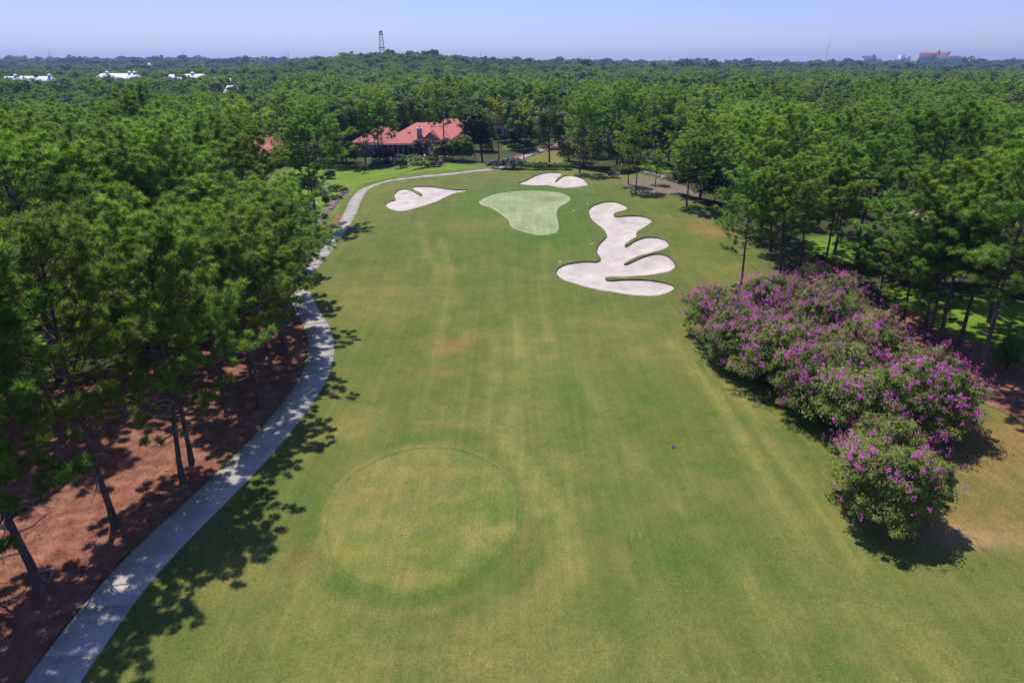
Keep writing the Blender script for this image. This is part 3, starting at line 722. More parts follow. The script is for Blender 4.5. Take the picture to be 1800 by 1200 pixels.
# ------------------------------------------------------------------ woods left and right of the fairway, belt beyond
LB = [(GP(p)) for p in ([(380,420),(560,405),(600,372),(640,322),(860,292),(800,280),(560,282),(500,330)],)]
def poisson(cands, dmin, taken):
    cell = {}; out = []
    def put(x, y): cell.setdefault((int(x//dmin), int(y//dmin)), []).append((x, y))
    def ok(x, y, d):
        i, j = int(x//dmin), int(y//dmin)
        return all((x-a)**2 + (y-b)**2 >= d*d for u in (-1, 0, 1) for v in (-1, 0, 1) for a, b in cell.get((i+u, j+v), ()))
    for x, y in taken: put(x, y)
    for x, y in cands:
        if ok(x, y, dmin): put(x, y); out.append((x, y))
    return out
HOUSES = [(-43, -7, 172, 203), (-8, 20, 212, 232), (47, 75, 74, 97), (-72, -52, 158, 176)]
PATHS = np.vstack([PATH[::2], PATHB[::2]])
def clear(x, y, m=1.5):
    """True where a tree may stand: off houses, lawns and paths"""
    ok = np.ones(len(x), bool)
    for a, b, c, d in HOUSES: ok &= ~((x > a-m) & (x < b+m) & (y > c-m) & (y < d+m))
    ok &= ~inside(LAWNS[0], x, y) & ~inside(SLOPE, x, y) & (seg_dist(LAWNS[5], x, y) > 4)
    ok &= np.min(np.hypot(x[:, None]-PATHS[None, :, 0], y[:, None]-PATHS[None, :, 1]), 1) > 2.8
    return ok
def fit_top(x, y, h, py):
    return min(h, at(900, py, y)[2] - float(H(x, y)))
def woods(x0, x1, y0, y1, n, d, rule):
    x, y = rng.uniform(x0, x1, n), rng.uniform(y0, y1, n); k = clear(x, y) & rule(x, y)
    return poisson(list(zip(x[k], y[k])), d, HAND)
left = woods(-95, -17, 24, 175, 5000, 6.6, lambda x, y: (x < LW(y) - 2) & (x > -.80*y-24) & ~inside(LAWNS[1], x, y) & ~((y < 41) & (x > -35)))
left = [p for p in left if not (math.hypot(p[0]+28.5, p[1]-98) < 10)]
def px_of(x, y): return 900 + 1200*x/(y*math.cos(PITCH) + 14*math.sin(PITCH))
def LZ(x, y):
    if y < 45: return 'pine in the nearest left wood, behind the trunks standing by the straw bed'
    if x > LW(y) - 9: return 'pine in the front row of the left wood facing the cart path'
    if y > 115: return 'pine in the far part of the left wood toward the red roofs'
    return 'pine deep in the middle of the left wood' if x > -.62*y else 'pine in the left wood close to the left picture edge'
def RZ(x, y):
    if y < 72: return 'pine beyond the straw bed at the right picture edge'
    if x < RW(y) + 9: return 'pine in the front row of the right wood facing the bunkers'
    if y > 118: return 'pine in the far part of the right wood beyond the magnolia'
    return 'pine deep in the middle of the right wood' if x < .62*y else 'pine in the right wood close to the right picture edge'
def BZ(x, y):
    p = px_of(x, y); d = 'edge row' if y < 182 else 'back rows'
    return d + (' far left of the red roofed house' if p < 480 else ' behind the red roofed house' if p < 830 else ' behind the putting green' if p < 1080 else ' behind the twin pines and garden' if p < 1400 else ' behind the right hand wood')
for x, y in left:
    far = y > 105; v = (MP if far else HP)[rng.integers(5 if far else 7)]
    s_ = fit_top(x, y, rng.uniform(.86, 1.04)*v[2], 165 + 45*rng.random())/v[2]
    plant('pine_tree', (x, y, float(H(x, y))-.05), rng.uniform(0, 6.28), (s_*1.18, s_*1.18, s_), v, LZ(x, y), 'pine tree', 'pines of the left wood: ' + LZ(x, y)[:40], (rng.normal(0, .03), rng.normal(0, .03)))
plant('pine_tree', (-42.5, 80, 0), 1.0, 20.6/HP[6][2], HP[6], 'tallest pine of the left wood, its top nearly at the horizon', 'pine tree')
right = woods(26, 110, 40, 165, 5000, 7.5, lambda x, y: (x > RW(y) + 2) & (x < .80*y+26) & ~((y < 66) & (x < 43)) & ~inside(LAWNS[2], x, y) & ~inside(LAWNS[3], x, y) & ~((y > 112) & (x < 36)))
for x, y in right:
    far = y > 115; v = (MP if far else HP)[rng.integers(5 if far else 7)]
    s_ = fit_top(x, y, rng.uniform(.86, 1.04)*v[2], 160 + 45*rng.random())/v[2]
    plant('pine_tree', (x, y, float(H(x, y))-.05), rng.uniform(0, 6.28), (s_*1.16, s_*1.16, s_), v, RZ(x, y), 'pine tree', 'pines of the right wood: ' + RZ(x, y)[:40], (rng.normal(0, .03), rng.normal(0, .03)))

# roofs that must stay in view: keep trees low or away in front of them
FARH = []    # (px, Y, half width px) filled below, used by the forest
WHITE = [(13,134.5,30,575,11.5,9),(41,134,34,560,13.0,9.2),(73,134.5,34,556,12.5,9),(199,129.5,76,580,14.5,10.3),(298,131,13,600,13.5,10),(312,136,11,540,11,8.5),(337,130.5,46,585,13.5,10.5),(380,135,19,565,12.5,9.5),(401,137,9,545,11.5,9),(402,151,24,372,12.0,8.5)]
RED = [(1557,134,24,600,'pinkroof'),(1614,146,20,455,'pinkroof'),(1582,117,30,1450,'redroof'),(1427,115,22,1300,'pinkroof'),(1375,119,30,1100,'greyroof'),(1318,116,14,1200,'pinkroof'),(1285,117,10,1250,'pinkroof'),(1058,114.5,10,1700,'redroof'),(848,156,8,330,'whiteroof'),(1315,283,14,150,'whiteroof'),(261,111,6,1300,'whiteroof'),(1024,127,8,900,'greyroof')]
for w in WHITE: FARH.append((w[0], w[3], w[2]/2+3))
for w in RED: FARH.append((w[0], w[3], w[2]/2+3))

def forest_height(x, y):
    h = 13.5*rng.uniform(.62, 1.30)
    if y < 330: h = 15.5*rng.uniform(.85, 1.15)
    p = px_of(x, y)
    if p < 480 and y < 620: h *= .78 if y < 240 else .72 if y < 330 else .88
    for q, Y, w in FARH:
        if abs(p-q) < w and Y-70 < y < Y+14 and y > 160: h = 0 if y > Y-8 else h*.92
    return h
cand = []
rings = [(160, 420, 6.3), (420, 900, 10.5), (900, 1700, 15), (1700, 3000, 21)]
forest = []
for y0, y1, d in rings:
    n = int(1.9*(y1**2-y0**2)*.8/(d*d)*1.25)
    yy = np.sqrt(rng.uniform(y0**2, y1**2, n)); xx = rng.uniform(-.95, .95, n)*(yy+30)
    if d < 10:
        k = (yy > 240) | clear(xx, yy, 2.5); q = list(zip(xx[k], yy[k]))
        forest += poisson(q, d, [])
    else: forest += list(zip(xx[:int(n*.62)], yy[:int(n*.62)]))
# side woods beyond the view's edge stay part of the same mass
ind = sorted([p for p in forest if abs(p[0]) < .80*p[1]+8], key=lambda p: p[1])[:190]
inds = set(ind); npn = nbl = 0
for x, y in ind:
    h = forest_height(x, y)
    if h <= 0: continue
    if rng.random() < .62:
        v = MP[rng.integers(5)]; s = h*1.1/v[2]; s = (s*1.15, s*1.15, s); nm, ct = 'pine_tree', 'pine tree'; lb = 'pine in the forest belt ' + BZ(x, y); gp = 'rear pines ' + BZ(x, y)
    else:
        v = BT[rng.integers(3)]; s = h*.86/v[2]; nm, ct = 'broadleaf_tree', 'tree'; lb = 'round leafy tree in the forest belt ' + BZ(x, y); gp = 'rear broadleaf trees ' + BZ(x, y)
    plant(nm, (x, y, float(H(x, y))-.05), rng.uniform(0, 6.28), s, v, lb, ct, gp)

# the far wood: one mass of instanced trees
fcol = bpy.data.collections.new('forest_sources'); nsrc = 0
def fsrc(tp, cp, m, h):
    global nsrc
    me = np_mesh('forest_source', [(a, b, c, d) for a, b, c, d in tp] + [(a, b, 2, d) for a, b, c, d in cp], [0])
    for q in ('bark', 'deadwood', m): me.materials.append(M[q])
    o = bpy.data.objects.new('forest_source_%02d' % nsrc, me); fcol.objects.link(o); nsrc += 1; FSH.append(h)
FSH = []
for k, (h, cb, Rc, nb_) in enumerate([(17, .35, 5.4, 38), (18, .4, 5.6, 36), (16, .38, 5.0, 34), (17, .32, 5.8, 38)]):       # 0-3: pines to 900 m
    a, b, n = pine(400+k, h, cb, Rc, nb_, 16, .80, .12, .9, .45, 0, .35, .2, 5, 0, 2); fsrc(a, b, 'needle', b[0][0][:, 2].max())
for k, (h, cb, Rc, m_) in enumerate([(13, .2, 5.0, 'leaf'), (12, .15, 4.6, 'leaf_far'), (14, .22, 5.4, 'leaf_far'), (13, .1, 4.6, 'leaf_dark')]):  # 4-7: broadleaf to 900 m
    a, b = broad(420+k, h, cb, Rc, 80, 34, .42, 1.4, .24, 4, 5, .12); fsrc(a, b, m_, h)
for k, (h, cb, Rc) in enumerate([(13, .1, 5.2), (14, .1, 6.0), (15, .12, 5.0), (13, .1, 6.4)]):                            # 8-11: far
    a, b = broad(440+k, h, cb, Rc, 44, 20, .9, 1.8, .3, 0, 4, .16); fsrc(a, b, ('leaf_far', 'leaf', 'leaf_far', 'leaf_dark')[k], h)
rest = [p for p in forest if p not in inds]
FP, FI, FS, FR, FX = [], [], [], [], []
for x, y in rest:
    h = forest_height(x, y)
    if h <= 0: continue
    if y < 900: k = int(rng.integers(4)) if rng.random() < .42 else 4 + int(rng.integers(4))
    else: k = 8 + int(rng.integers(4)); h *= (1.0 + (.2 if y > 1700 else 0))*rng.uniform(.75, 1.15)*(1.35 if rng.random() < .06 else 1)
    FP.append((x, y)); FI.append(k); FS.append(h/FSH[k]*(.92 if k > 3 else 1.05)*(1.25 if y > 1700 else 1)); FX.append(1.28 if y > 420 else 1.12); FR.append(rng.uniform(0, 6.28))
FP = np.array(FP); fz = H(FP[:, 0], FP[:, 1]) - .1
fm = bpy.data.meshes.new('distant_forest'); fm.vertices.add(len(FP)); fm.vertices.foreach_set('co', np.column_stack([FP, fz]).astype(np.float32).ravel())
for nm, ty, dat in (('idx', 'INT', np.array(FI, np.int32)), ('scl', 'FLOAT', np.array(FS, np.float32)), ('rot', 'FLOAT', np.array(FR, np.float32))):
    fm.attributes.new(nm, ty, 'POINT').data.foreach_set('value', dat)
fm.attributes.new('scl3', 'FLOAT_VECTOR', 'POINT').data.foreach_set('vector', np.column_stack([np.array(FS)*np.array(FX)]*2 + [np.array(FS)]).astype(np.float32).ravel())
fo = tag(mobj('distant_forest', fm), 'far-off green wood stretching to the horizon behind the golf course', 'forest', kind='stuff')
ng = bpy.data.node_groups.new('scatter_forest', 'GeometryNodeTree')
ng.interface.new_socket('Geometry', in_out='INPUT', socket_type='NodeSocketGeometry'); ng.interface.new_socket('Geometry', in_out='OUTPUT', socket_type='NodeSocketGeometry')
gi = ng.nodes.new('NodeGroupInput'); go = ng.nodes.new('NodeGroupOutput'); ci = ng.nodes.new('GeometryNodeCollectionInfo'); ip = ng.nodes.new('GeometryNodeInstanceOnPoints')
ci.inputs['Collection'].default_value = fcol; ci.inputs['Separate Children'].default_value = True; ci.inputs['Reset Children'].default_value = True
def nattr(n, t):
    a = ng.nodes.new('GeometryNodeInputNamedAttribute'); a.data_type = t; a.inputs['Name'].default_value = n; return a.outputs['Attribute']
cx = ng.nodes.new('ShaderNodeCombineXYZ'); ng.links.new(nattr('rot', 'FLOAT'), cx.inputs[2])
ng.links.new(gi.outputs[0], ip.inputs['Points']); ng.links.new(ci.outputs[0], ip.inputs['Instance']); ip.inputs['Pick Instance'].default_value = True
ng.links.new(nattr('idx', 'INT'), ip.inputs['Instance Index']); ng.links.new(cx.outputs[0], ip.inputs['Rotation']); ng.links.new(nattr('scl3', 'FLOAT_VECTOR'), ip.inputs['Scale'])
ng.links.new(ip.outputs[0], go.inputs[0])
md = fo.modifiers.new('scatter', 'NODES'); md.node_group = ng

# ------------------------------------------------------------------ crape myrtles
def myrtle(seed, h, Rc, nfl):
    r = np.random.default_rng(seed); st = []
    for k in range(7):
        a_ = k*.9 + r.normal(0, .2); d = np.array([math.cos(a_)*.5, math.sin(a_)*.5, 1.]); P, _ = bend(r, np.array([math.cos(a_)*.25, math.sin(a_)*.25, 0]), unit(d), h*.8, 6, .02, .08)
        st.append(tube(P, np.linspace(.06, .015, 7), 5, 0))
    cen = crown_pts(r, 360, Rc-.2, .1, h-.2, .50, .15)
    c0 = np.array([0, 0, h*.4]); rel = np.linalg.norm((cen-c0)/np.array([Rc, Rc, h*.6]), axis=1); outer = cen[rel > np.quantile(rel, .45)]
    sp = c0 + (outer[r.integers(len(outer), size=150)] - c0)*r.uniform(1.04, 1.14, (150, 1)) + r.normal(0, .12, (150, 3)); cen = np.vstack([cen, sp])
    V, F, T = clumps(r, cen, np.concatenate([r.uniform(.35, .8, 360), r.uniform(.12, .24, 150)]), 110, .078, .85, .22, .5)
    fp = outer[r.integers(len(outer), size=nfl*3)]; fp = fp + unit(fp - c0 + np.array([0, 0, .6]))*r.uniform(.35, .62, (len(fp), 1)) + r.normal(0, .28, (len(fp), 3)); dens = vnoise(fp[:, 0]+50, fp[:, 1]+50+fp[:, 2], 1.1, seed)
    fp = fp[(fp[:, 2] > h*.30) & (dens + .30*fp[:, 2]/h > r.uniform(.35, .95, len(fp)))][:nfl]
    C, Nn, Tt = [], [], []
    for p in fp:
        k = r.integers(5, 20); ax = unit(p - np.array([0, 0, h*.3]) + np.array([0, 0, 1.5])); s = r.uniform(0, .34, (k, 1))
        C.append(p + ax*s + r.normal(0, .075, (k, 3))*(1.2-s*2)); Nn.append(np.tile(ax, (k, 1))); Tt.append(np.full(k, r.uniform(.1, .8)) + r.normal(0, .15, k))
    f = leaves(r, np.vstack(C), np.vstack(Nn), .045, np.concatenate(Tt), .9)
    a = np_mesh('myrtle_stem', st, True); a.materials.append(M['deadwood'])
    b = np_mesh('myrtle_foliage', [(V, F, 0, T)]); b.materials.append(M['leaf_myrtle'])
    c = np_mesh('myrtle_blossom', [(f[0], f[1], 0, f[2])]); c.materials.append(M['blossom'])
    return a, b, c
MY = [myrtle(501, 4.6, 3.35, 250), myrtle(502, 4.6, 3.3, 350), myrtle(503, 4.7, 3.2, 560)]
for px, py, s, sz, v, lb in [
    (1556,908,.97,1.12,0,'nearest round crape myrtle standing apart at the front of the row'),
    (1500,772,1.02,1.1,0,'big olive leaved myrtle directly behind the nearest one'),
    (1625,757,.98,1.12,1,'right hand myrtle of the row with pink blooms on its shaded side'),
    (1395,693,.98,1.08,1,'myrtle at the turf side in the middle of the row'),
    (1525,676,.95,1.15,1,'myrtle on the straw bed side in the middle of the row'),
    (1300,645,.95,1.08,1,'left front myrtle of the far clump, dark below'),
    (1440,607,.95,1.12,1,'myrtle behind the middle of the row below the low pine boughs'),
    (1450,735,.8,1.2,1,'smaller myrtle wedged on the turf side behind the nearest two'),
    (1352,640,.85,1.15,1,'myrtle filling the gap behind the left front one'),
    (1258,598,.85,1.14,2,'brightest magenta myrtle at the far left end of the row'),
    (1350,575,.95,1.15,2,'heavily blooming magenta myrtle at the back of the row'),
    (1450,556,.92,1.05,1,'rearmost myrtle of the row, under the right hand pines')]:
    x, y = G(px, py); o = thing('crape_myrtle', (x, y+.6, float(H(x, y))-.04), rng.uniform(0, 6.28), lb, 'crape myrtle', 'crape myrtles in a row along the turf', (s*rng.uniform(.98, 1.18), s*rng.uniform(.98, 1.18), s*sz*rng.uniform(.84, .98)))
    for n_, me in zip(('stem', 'foliage', 'blossom'), MY[v]): mobj(n_, me, (), o)

# ------------------------------------------------------------------ shrubs, hedges, palms
def shrub(seed, w, d, h, size=.1, ncl=40, per=50, clr=.4, flat=.8):
    r = np.random.default_rng(seed); c = crown_pts(r, ncl, 1, 0, 1, .45, .10); c = c*np.array([w/2-clr*.5, d/2-clr*.5, h-clr*.4]) + np.array([0, 0, clr*.25])
    return clumps(r, c, clr*r.uniform(.7, 1.2, ncl), per, size, flat)
def shrub_at(name, px, py, wpx, hpx, m, label, cat='shrub', deep=.8, clr=None, n=1.0, group=None):
    x, y = G(px, py); z = float(H(x, y)); dep = y*math.cos(PITCH) + CAM_Z*math.sin(PITCH)
    w = 1.12*wpx*dep/FPX; h = 1.12*hpx*dep/FPX; s = max(.06, .0013*dep); area = w*max(h, w*deep*.5)*2.6
    c = clr or max(.16, min(h*.4, w*.2, max(2.6*s, math.sqrt(area/230))))
    ncl = int(np.clip(area/(c*c*1.15), 16, 230)*n); per = int(np.clip(3.6*c*c/(s*s), 14, 110))
    V, F, T = shrub(int(px*7+py), w, w*deep, h, s, ncl, per, c)
    o = thing(name, (x, y + w*deep*.35, z-.02), 0, label, cat, group)
    r = np.random.default_rng(int(px)); st = [bar((0, 0, 0), (r.normal(0, w*.12), r.normal(0, w*.1), h*.6), .03, 0, 5) for _ in range(4)]
    mobj('stem', np_mesh('stem', st, True), [M['bark']], o); mobj('foliage', np_mesh('foliage', [(V, F, 0, T)]), [M[m]], o)
    return o
for a in [
    ('shrub', 900, 299, 52, 17, 'leaf_grey', 'grey green rounded shrub at the end of the cart path'),
    ('shrub', 868, 297, 26, 12, 'leaf_grey', 'smaller grey green shrub left of the rounded one by the path'),
    ('hedge', 950, 299, 76, 11, 'leaf_bright', 'low bright green hedge along the crest behind the bunker', 'hedge', .3),
    ('shrub', 995, 299, 30, 10, 'leaf', 'low dark shrub at the right end of the crest hedge'),
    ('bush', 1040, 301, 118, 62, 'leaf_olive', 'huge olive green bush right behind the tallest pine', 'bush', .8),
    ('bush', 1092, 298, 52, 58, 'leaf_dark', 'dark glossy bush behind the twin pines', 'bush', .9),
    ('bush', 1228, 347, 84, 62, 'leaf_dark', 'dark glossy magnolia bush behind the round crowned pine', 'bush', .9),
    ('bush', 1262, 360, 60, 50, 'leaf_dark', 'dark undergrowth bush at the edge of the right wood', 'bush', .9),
    ('bush', 790, 284, 68, 32, 'leaf_brown', 'bronze leaved spreading bush in front of the gable wall', 'bush', .7),
    ('small_tree', 742, 276, 36, 26, 'leaf_brown', 'small bronze leaved tree before the screened porch', 'tree', .8),
    ('bush', 835, 284, 54, 74, 'leaf_dark', 'tall dark leafy bush right of the red roofed house', 'bush', .9),
    ('bush', 812, 286, 44, 40, 'leaf', 'dark green bush beneath the tall one right of the house', 'bush', .9),
    ('hedge', 702, 281, 26, 7, 'leaf_bright', 'clipped bright hedge left half before the porch', 'hedge', .5),
    ('hedge', 728, 281, 24, 7, 'leaf_bright', 'clipped bright hedge right half before the porch', 'hedge', .5),
    ('shrub', 758, 286, 26, 9, 'leaf', 'low green shrub right of the garden lantern'),
    ('shrub', 703, 297, 28, 14, 'leaf_dark', 'dark rounded shrub on the house lawn edge'),
    ('shrub', 740, 297, 32, 11, 'leaf_bright', 'low yellow green shrub nearest the path in the house garden'),
    ('shrub', 732, 289, 30, 10, 'leaf_olive', 'loose flowering shrub with orange tips in the house garden'),
    ('shrub', 764, 294, 22, 8, 'leaf_purple', 'low purple shrub at the right of the house garden'),
    ('shrub', 775, 291, 14, 7, 'leaf_purple', 'tiny purple shrub beside the low purple one'),
    ('shrub', 640, 305, 12, 13, 'leaf', 'small upright dark shrub standing out on the bright lawn'),
    ('shrub', 626, 302, 16, 13, 'leaf_dark', 'dark rounded shrub left of the upright one on the lawn'),
    ('shrub', 662, 296, 24, 12, 'leaf_grey', 'blue green shrub under the cabbage palm'),
    ('shrub', 685, 294, 24, 14, 'leaf_purple', 'purple black shrub beneath the pine before the red roof'),
    ('shrub', 674, 288, 44, 22, 'leaf_purple', 'broad dark purple bush beside the porch', 'bush'),
    ('shrub', 578, 315, 26, 11, 'leaf_dark', 'low dark round shrub under the two thin lawn trees'),
    ('hedge', 590, 337, 34, 9, 'leaf', 'green hedge piece at the top of the rock edged bed', 'hedge', .5),
    ('shrub', 603, 340, 16, 9, 'leaf_olive', 'olive shrub at the upper end of the rock edged bed'),
    ('shrub', 572, 362, 14, 18, 'leaf', 'upright leafy shrub halfway along the rock edged bed'),
    ('shrub', 588, 352, 22, 7, 'leaf_bright', 'pale yellow green ground shrub in the rock edged bed'),
    ('shrub', 570, 385, 12, 8, 'leaf', 'low shrub at the lower end of the rock edged bed'),
    ('hedge', 1440, 464, 26, 13, 'leaf_bright', 'golden clipped hedge left half behind the straw bed', 'hedge', .6),
    ('hedge', 1468, 475, 34, 17, 'leaf_bright', 'golden clipped hedge right half behind the straw bed', 'hedge', .6),
    ('shrub', 1095, 306, 46, 10, 'leaf_bright', 'low bright ground cover behind the twin pines'),
    ('shrub', 1080, 313, 22, 9, 'leaf_grey', 'spiky grey green clump in the pale garden bed'),
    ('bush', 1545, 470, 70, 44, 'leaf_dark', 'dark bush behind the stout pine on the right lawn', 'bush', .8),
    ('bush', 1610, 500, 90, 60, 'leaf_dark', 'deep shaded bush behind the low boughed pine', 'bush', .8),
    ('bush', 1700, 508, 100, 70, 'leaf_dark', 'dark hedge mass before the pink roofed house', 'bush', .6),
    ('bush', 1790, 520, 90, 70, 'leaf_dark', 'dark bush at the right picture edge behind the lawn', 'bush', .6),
    ('bush', 1775, 660, 44, 60, 'leaf', 'leafy green bush against the tall leaning pine trunk', 'bush', .9),
    ('bush', 250, 640, 60, 60, 'leaf_dark', 'black green bush deep in the left wood', 'bush', .9),
    ('bush', 380, 610, 60, 50, 'leaf_dark', 'dark bush among the trunks by the path bend', 'bush', .9),
    ('bush', 100, 590, 70, 50, 'leaf', 'green bush at the lawn edge in the left wood', 'bush', .9),
    ('bush', 525, 312, 50, 50, 'leaf_dark', 'dark bush left of the lone pine by the lawn', 'bush', .9),
    ('bush', 540, 345, 36, 34, 'leaf', 'light green bush left of the lone pine trunk', 'bush', .9),
    ('bush', 590, 288, 70, 30, 'leaf_dark', 'shaded bush along the back of the bright lawn', 'bush', .6),
    ('bush', 612, 292, 30, 36, 'leaf', 'leafy bush behind the cabbage palm', 'bush', .8)]:
    shrub_at(*a)
# understory behind the green, dark wall of leaves
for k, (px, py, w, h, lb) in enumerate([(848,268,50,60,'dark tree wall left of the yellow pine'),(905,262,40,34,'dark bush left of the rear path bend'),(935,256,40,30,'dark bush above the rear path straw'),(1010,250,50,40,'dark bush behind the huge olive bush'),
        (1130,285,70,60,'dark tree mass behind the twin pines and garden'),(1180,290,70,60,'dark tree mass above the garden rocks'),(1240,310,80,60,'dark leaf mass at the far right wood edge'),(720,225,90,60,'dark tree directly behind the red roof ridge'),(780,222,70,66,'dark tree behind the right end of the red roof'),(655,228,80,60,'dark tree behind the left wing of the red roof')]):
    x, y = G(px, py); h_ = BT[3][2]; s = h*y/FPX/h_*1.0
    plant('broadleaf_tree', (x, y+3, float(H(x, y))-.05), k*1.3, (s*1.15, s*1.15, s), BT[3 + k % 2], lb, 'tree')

def palm(seed, h, L, nf):
    r = np.random.default_rng(seed); V, F, T = [], [], []; off = 0
    st = [tube([(0, 0, 0), (.05, 0, h*.5), (0, .05, h)], [.24, .19, .2], 8, 0)]
    for k in range(nf):
        a_ = k*2.4; el = R(75 - 110*(k/nf)); d = np.array([math.cos(a_)*math.cos(el), math.sin(a_)*math.cos(el), math.sin(el)])
        P, dd = bend(r, np.array([0, 0, h]), d, L*r.uniform(.85, 1.1), 5, -.16, .04); st.append(tube(P, np.linspace(.03, .01, 6), 3, 1))
        for s in np.linspace(.3, 1, 13):
            q = np.array([np.interp(s*5, np.arange(6), P[:, c]) for c in range(3)]); dd_ = unit(P[min(5, int(s*5)+1)] - P[int(s*5)-1 if s == 1 else int(s*5)])
            side = unit(np.cross(dd_, [0, 0, 1.]))
            for sg in (-1, 1):
                tip = q + (side*sg*.75 + dd_*.75 + np.array([0, 0, -.45]))*L*.34; w = dd_*.05
                V.append([q-w, (q+tip)/2 - w*1.2, tip, (q+tip)/2 + w*1.2]); T.append([r.uniform(.1, .9)]*4)
    V = np.array(V).reshape(-1, 3); return st, (V, np.arange(len(V)).reshape(-1, 4), 0, np.array(T).ravel())
for px, py, h, L, lb in [(643, 296, 4.6, 2.1, 'cabbage palm with drooping fronds left of the porch'), (564, 340, .9, 1.9, 'low palm with silvery fronds right of the lone pine trunk'),
                         (545, 375, 1.4, 1.7, 'short palm with dark stem left of the lone pine base'), (135, 660, 2.4, 1.5, 'palm among the trunks of the left wood by the lawn')]:
    x, y = G(px, py); o = thing('palm_tree', (x, y, float(H(x, y))-.03), .5, lb, 'palm'); st, fr = palm(int(px), h, L, 26)
    mobj('trunk', np_mesh('palm_trunk', st, True), [M['bark'], M['leaf_palm']], o); mobj('crown', np_mesh('palm_crown', [fr]), [M['leaf_palm']], o)

# ------------------------------------------------------------------ rocks
def rock(seed):
    r = np.random.default_rng(seed); v = []; f = []
    n, m = 7, 4
    for i in range(m+1):
        ph = math.pi*i/m
        for j in range(n): v.append([math.sin(ph)*math.cos(6.283*j/n), math.sin(ph)*math.sin(6.283*j/n), .7*math.cos(ph)+.25])
    v = np.array(v)*(1 + r.normal(0, .12, (len(v), 1)))
    for i in range(m):
        for j in range(n): f.append((i*n+j, (i+1)*n+j, (i+1)*n+(j+1) % n, i*n+(j+1) % n))
    me = np_mesh('garden_rock', [(v, np.array(f), 0, None)]); me.materials.append(M['rock']); return me
RK = [rock(k) for k in range(4)]
def rocks(pxs, n, s, label, group, jit):
    P = resample(np.array([G(a, b) for a, b in pxs]), .1); ids = np.linspace(0, len(P)-1, n).astype(int)
    for i in ids:
        x, y = P[i] + rng.normal(0, jit, 2); o = mobj('garden_rock', RK[rng.integers(4)]); o.location = (x, y, float(H(x, y))+.02)
        q = s*rng.uniform(.6, 1.4); o.scale = (q, q*rng.uniform(.7, 1.2), q*.8); o.rotation_euler = (0, 0, rng.uniform(0, 6.28)); tag(o, label, 'rock', group)
rocks([(560,392),(575,375),(590,360),(602,346),(611,335)], 18, .34, 'small reddish rock edging the garden bed left of the path', 'rocks edging the left garden bed', .15)
rocks([(1118,302),(1140,306),(1160,312),(1172,318),(1200,322)], 20, .45, 'brownish rock in the row edging the right garden', 'rocks edging the right garden', .3)
rocks([(535,333),(545,334),(560,336)], 5, .6, 'pale boulder beside the low silvery palm', 'boulders by the palm', .3)

# ------------------------------------------------------------------ buildings
def hip(x0, x1, y0, y1, z0, zr, ra, rb, ry, mi=0):
    v = [(x0,y0,z0),(x1,y0,z0),(x1,y1,z0),(x0,y1,z0),(ra,ry,zr),(rb,ry,zr)]
    v += [(a, b, c-.18) for a, b, c in v[:4]]
    return [(np.array(v, float), np.array([(0,1,5,4),(2,3,4,5)]), mi, None), (np.array(v, float), np.array([(1,2,5),(3,0,4)]), mi, None),
            (np.array(v, float), np.array([(0,6,7,1),(1,7,8,2),(2,8,9,3),(3,9,6,0),(9,8,7,6)]), mi, None)]
def part(name, parts, m, par): return mobj(name, np_mesh(name, parts), [M[m]] if isinstance(m, str) else [M[q] for q in m], par)

hz = float(H(-28, 180))
hs = thing('house', (0, 0, hz), 0, 'low house with a wide red hipped roof and screened porch', 'house')
part('wall', [box(-40.2, -29.5, 180.2, 194, 0, 3.3), box(-29.5, -18, 182.4, 198, 0, 3.3), box(-17.9, -11.8, 182.2, 200, 0, 3.6)], 'bluewall', hs)
rf = part('roof', hip(-41, -28.8, 179.2, 195, 3.25, 6.5, -35.4, -32.6, 187.2) + hip(-33.3, -14.8, 177.4, 199.2, 3.2, 7.45, -25.2, -19.6, 188.3) + hip(-22, -11, 181.2, 201.2, 3.55, 8.15, -18.2, -14.5, 191), 'redroof', hs)
part('vent_pipe', [bar((-20.5, 187, 6.9), (-20.5, 187, 7.9), .15)], 'white', rf); part('ridge_vent', [box(-26.6, -26.1, 182.6, 183, 5.2, 5.6)], 'greyroof', rf)
part('gable_wall', [(np.array([(-22.3,176.6,1.0),(-18.5,176.6,1.0),(-18.5,176.6,4.2),(-20.4,176.6,5.75),(-22.3,176.6,4.2),(-22.3,182,1.0),(-18.5,182,1.0),(-18.5,182,4.2),(-20.4,182,5.75),(-22.3,182,4.2)], float), np.array([(0,1,2,3),(0,3,4,4)])[:1], 0, None),
     (np.array([(-22.3,176.6,1.0),(-20.4,176.6,5.75),(-22.3,176.6,4.2)], float), np.array([(0,1,2)]), 0, None), box(-22.25, -18.55, 176.65, 182, 0, 4.15)], 'bluewall', hs)
part('gable_roof', [(np.array([(-22.9,176.2,3.85),(-20.4,176.2,6.05),(-20.4,184.5,6.05),(-22.9,184.5,3.85),(-22.9,176.2,3.67),(-20.4,176.2,5.87)], float), np.array([(0,1,2,3),(0,4,5,1)]), 0, None),
                    (np.array([(-17.9,176.2,3.85),(-20.4,176.2,6.05),(-20.4,184.5,6.05),(-17.9,184.5,3.85),(-17.9,176.2,3.67),(-20.4,176.2,5.87)], float), np.array([(3,2,1,0),(1,5,4,0)]), 0, None)], 'redroof', hs)
ch = part('chimney', [box(-24.1, -22.9, 180.2, 181.4, 3.8, 6.5)], 'bluewall', hs); part('chimney_cap', [box(-24.25, -22.75, 180.05, 181.55, 6.5, 6.72)], 'white', ch); part('flue', [box(-23.7, -23.3, 180.6, 181, 6.72, 7.0)], 'dark', ch)
for k, xx in enumerate(np.linspace(-32.6, -18.6, 12)):
    part('porch_post', [box(xx-.09, xx+.09, 178.0, 178.18, 0, 3.02)], 'white', hs)
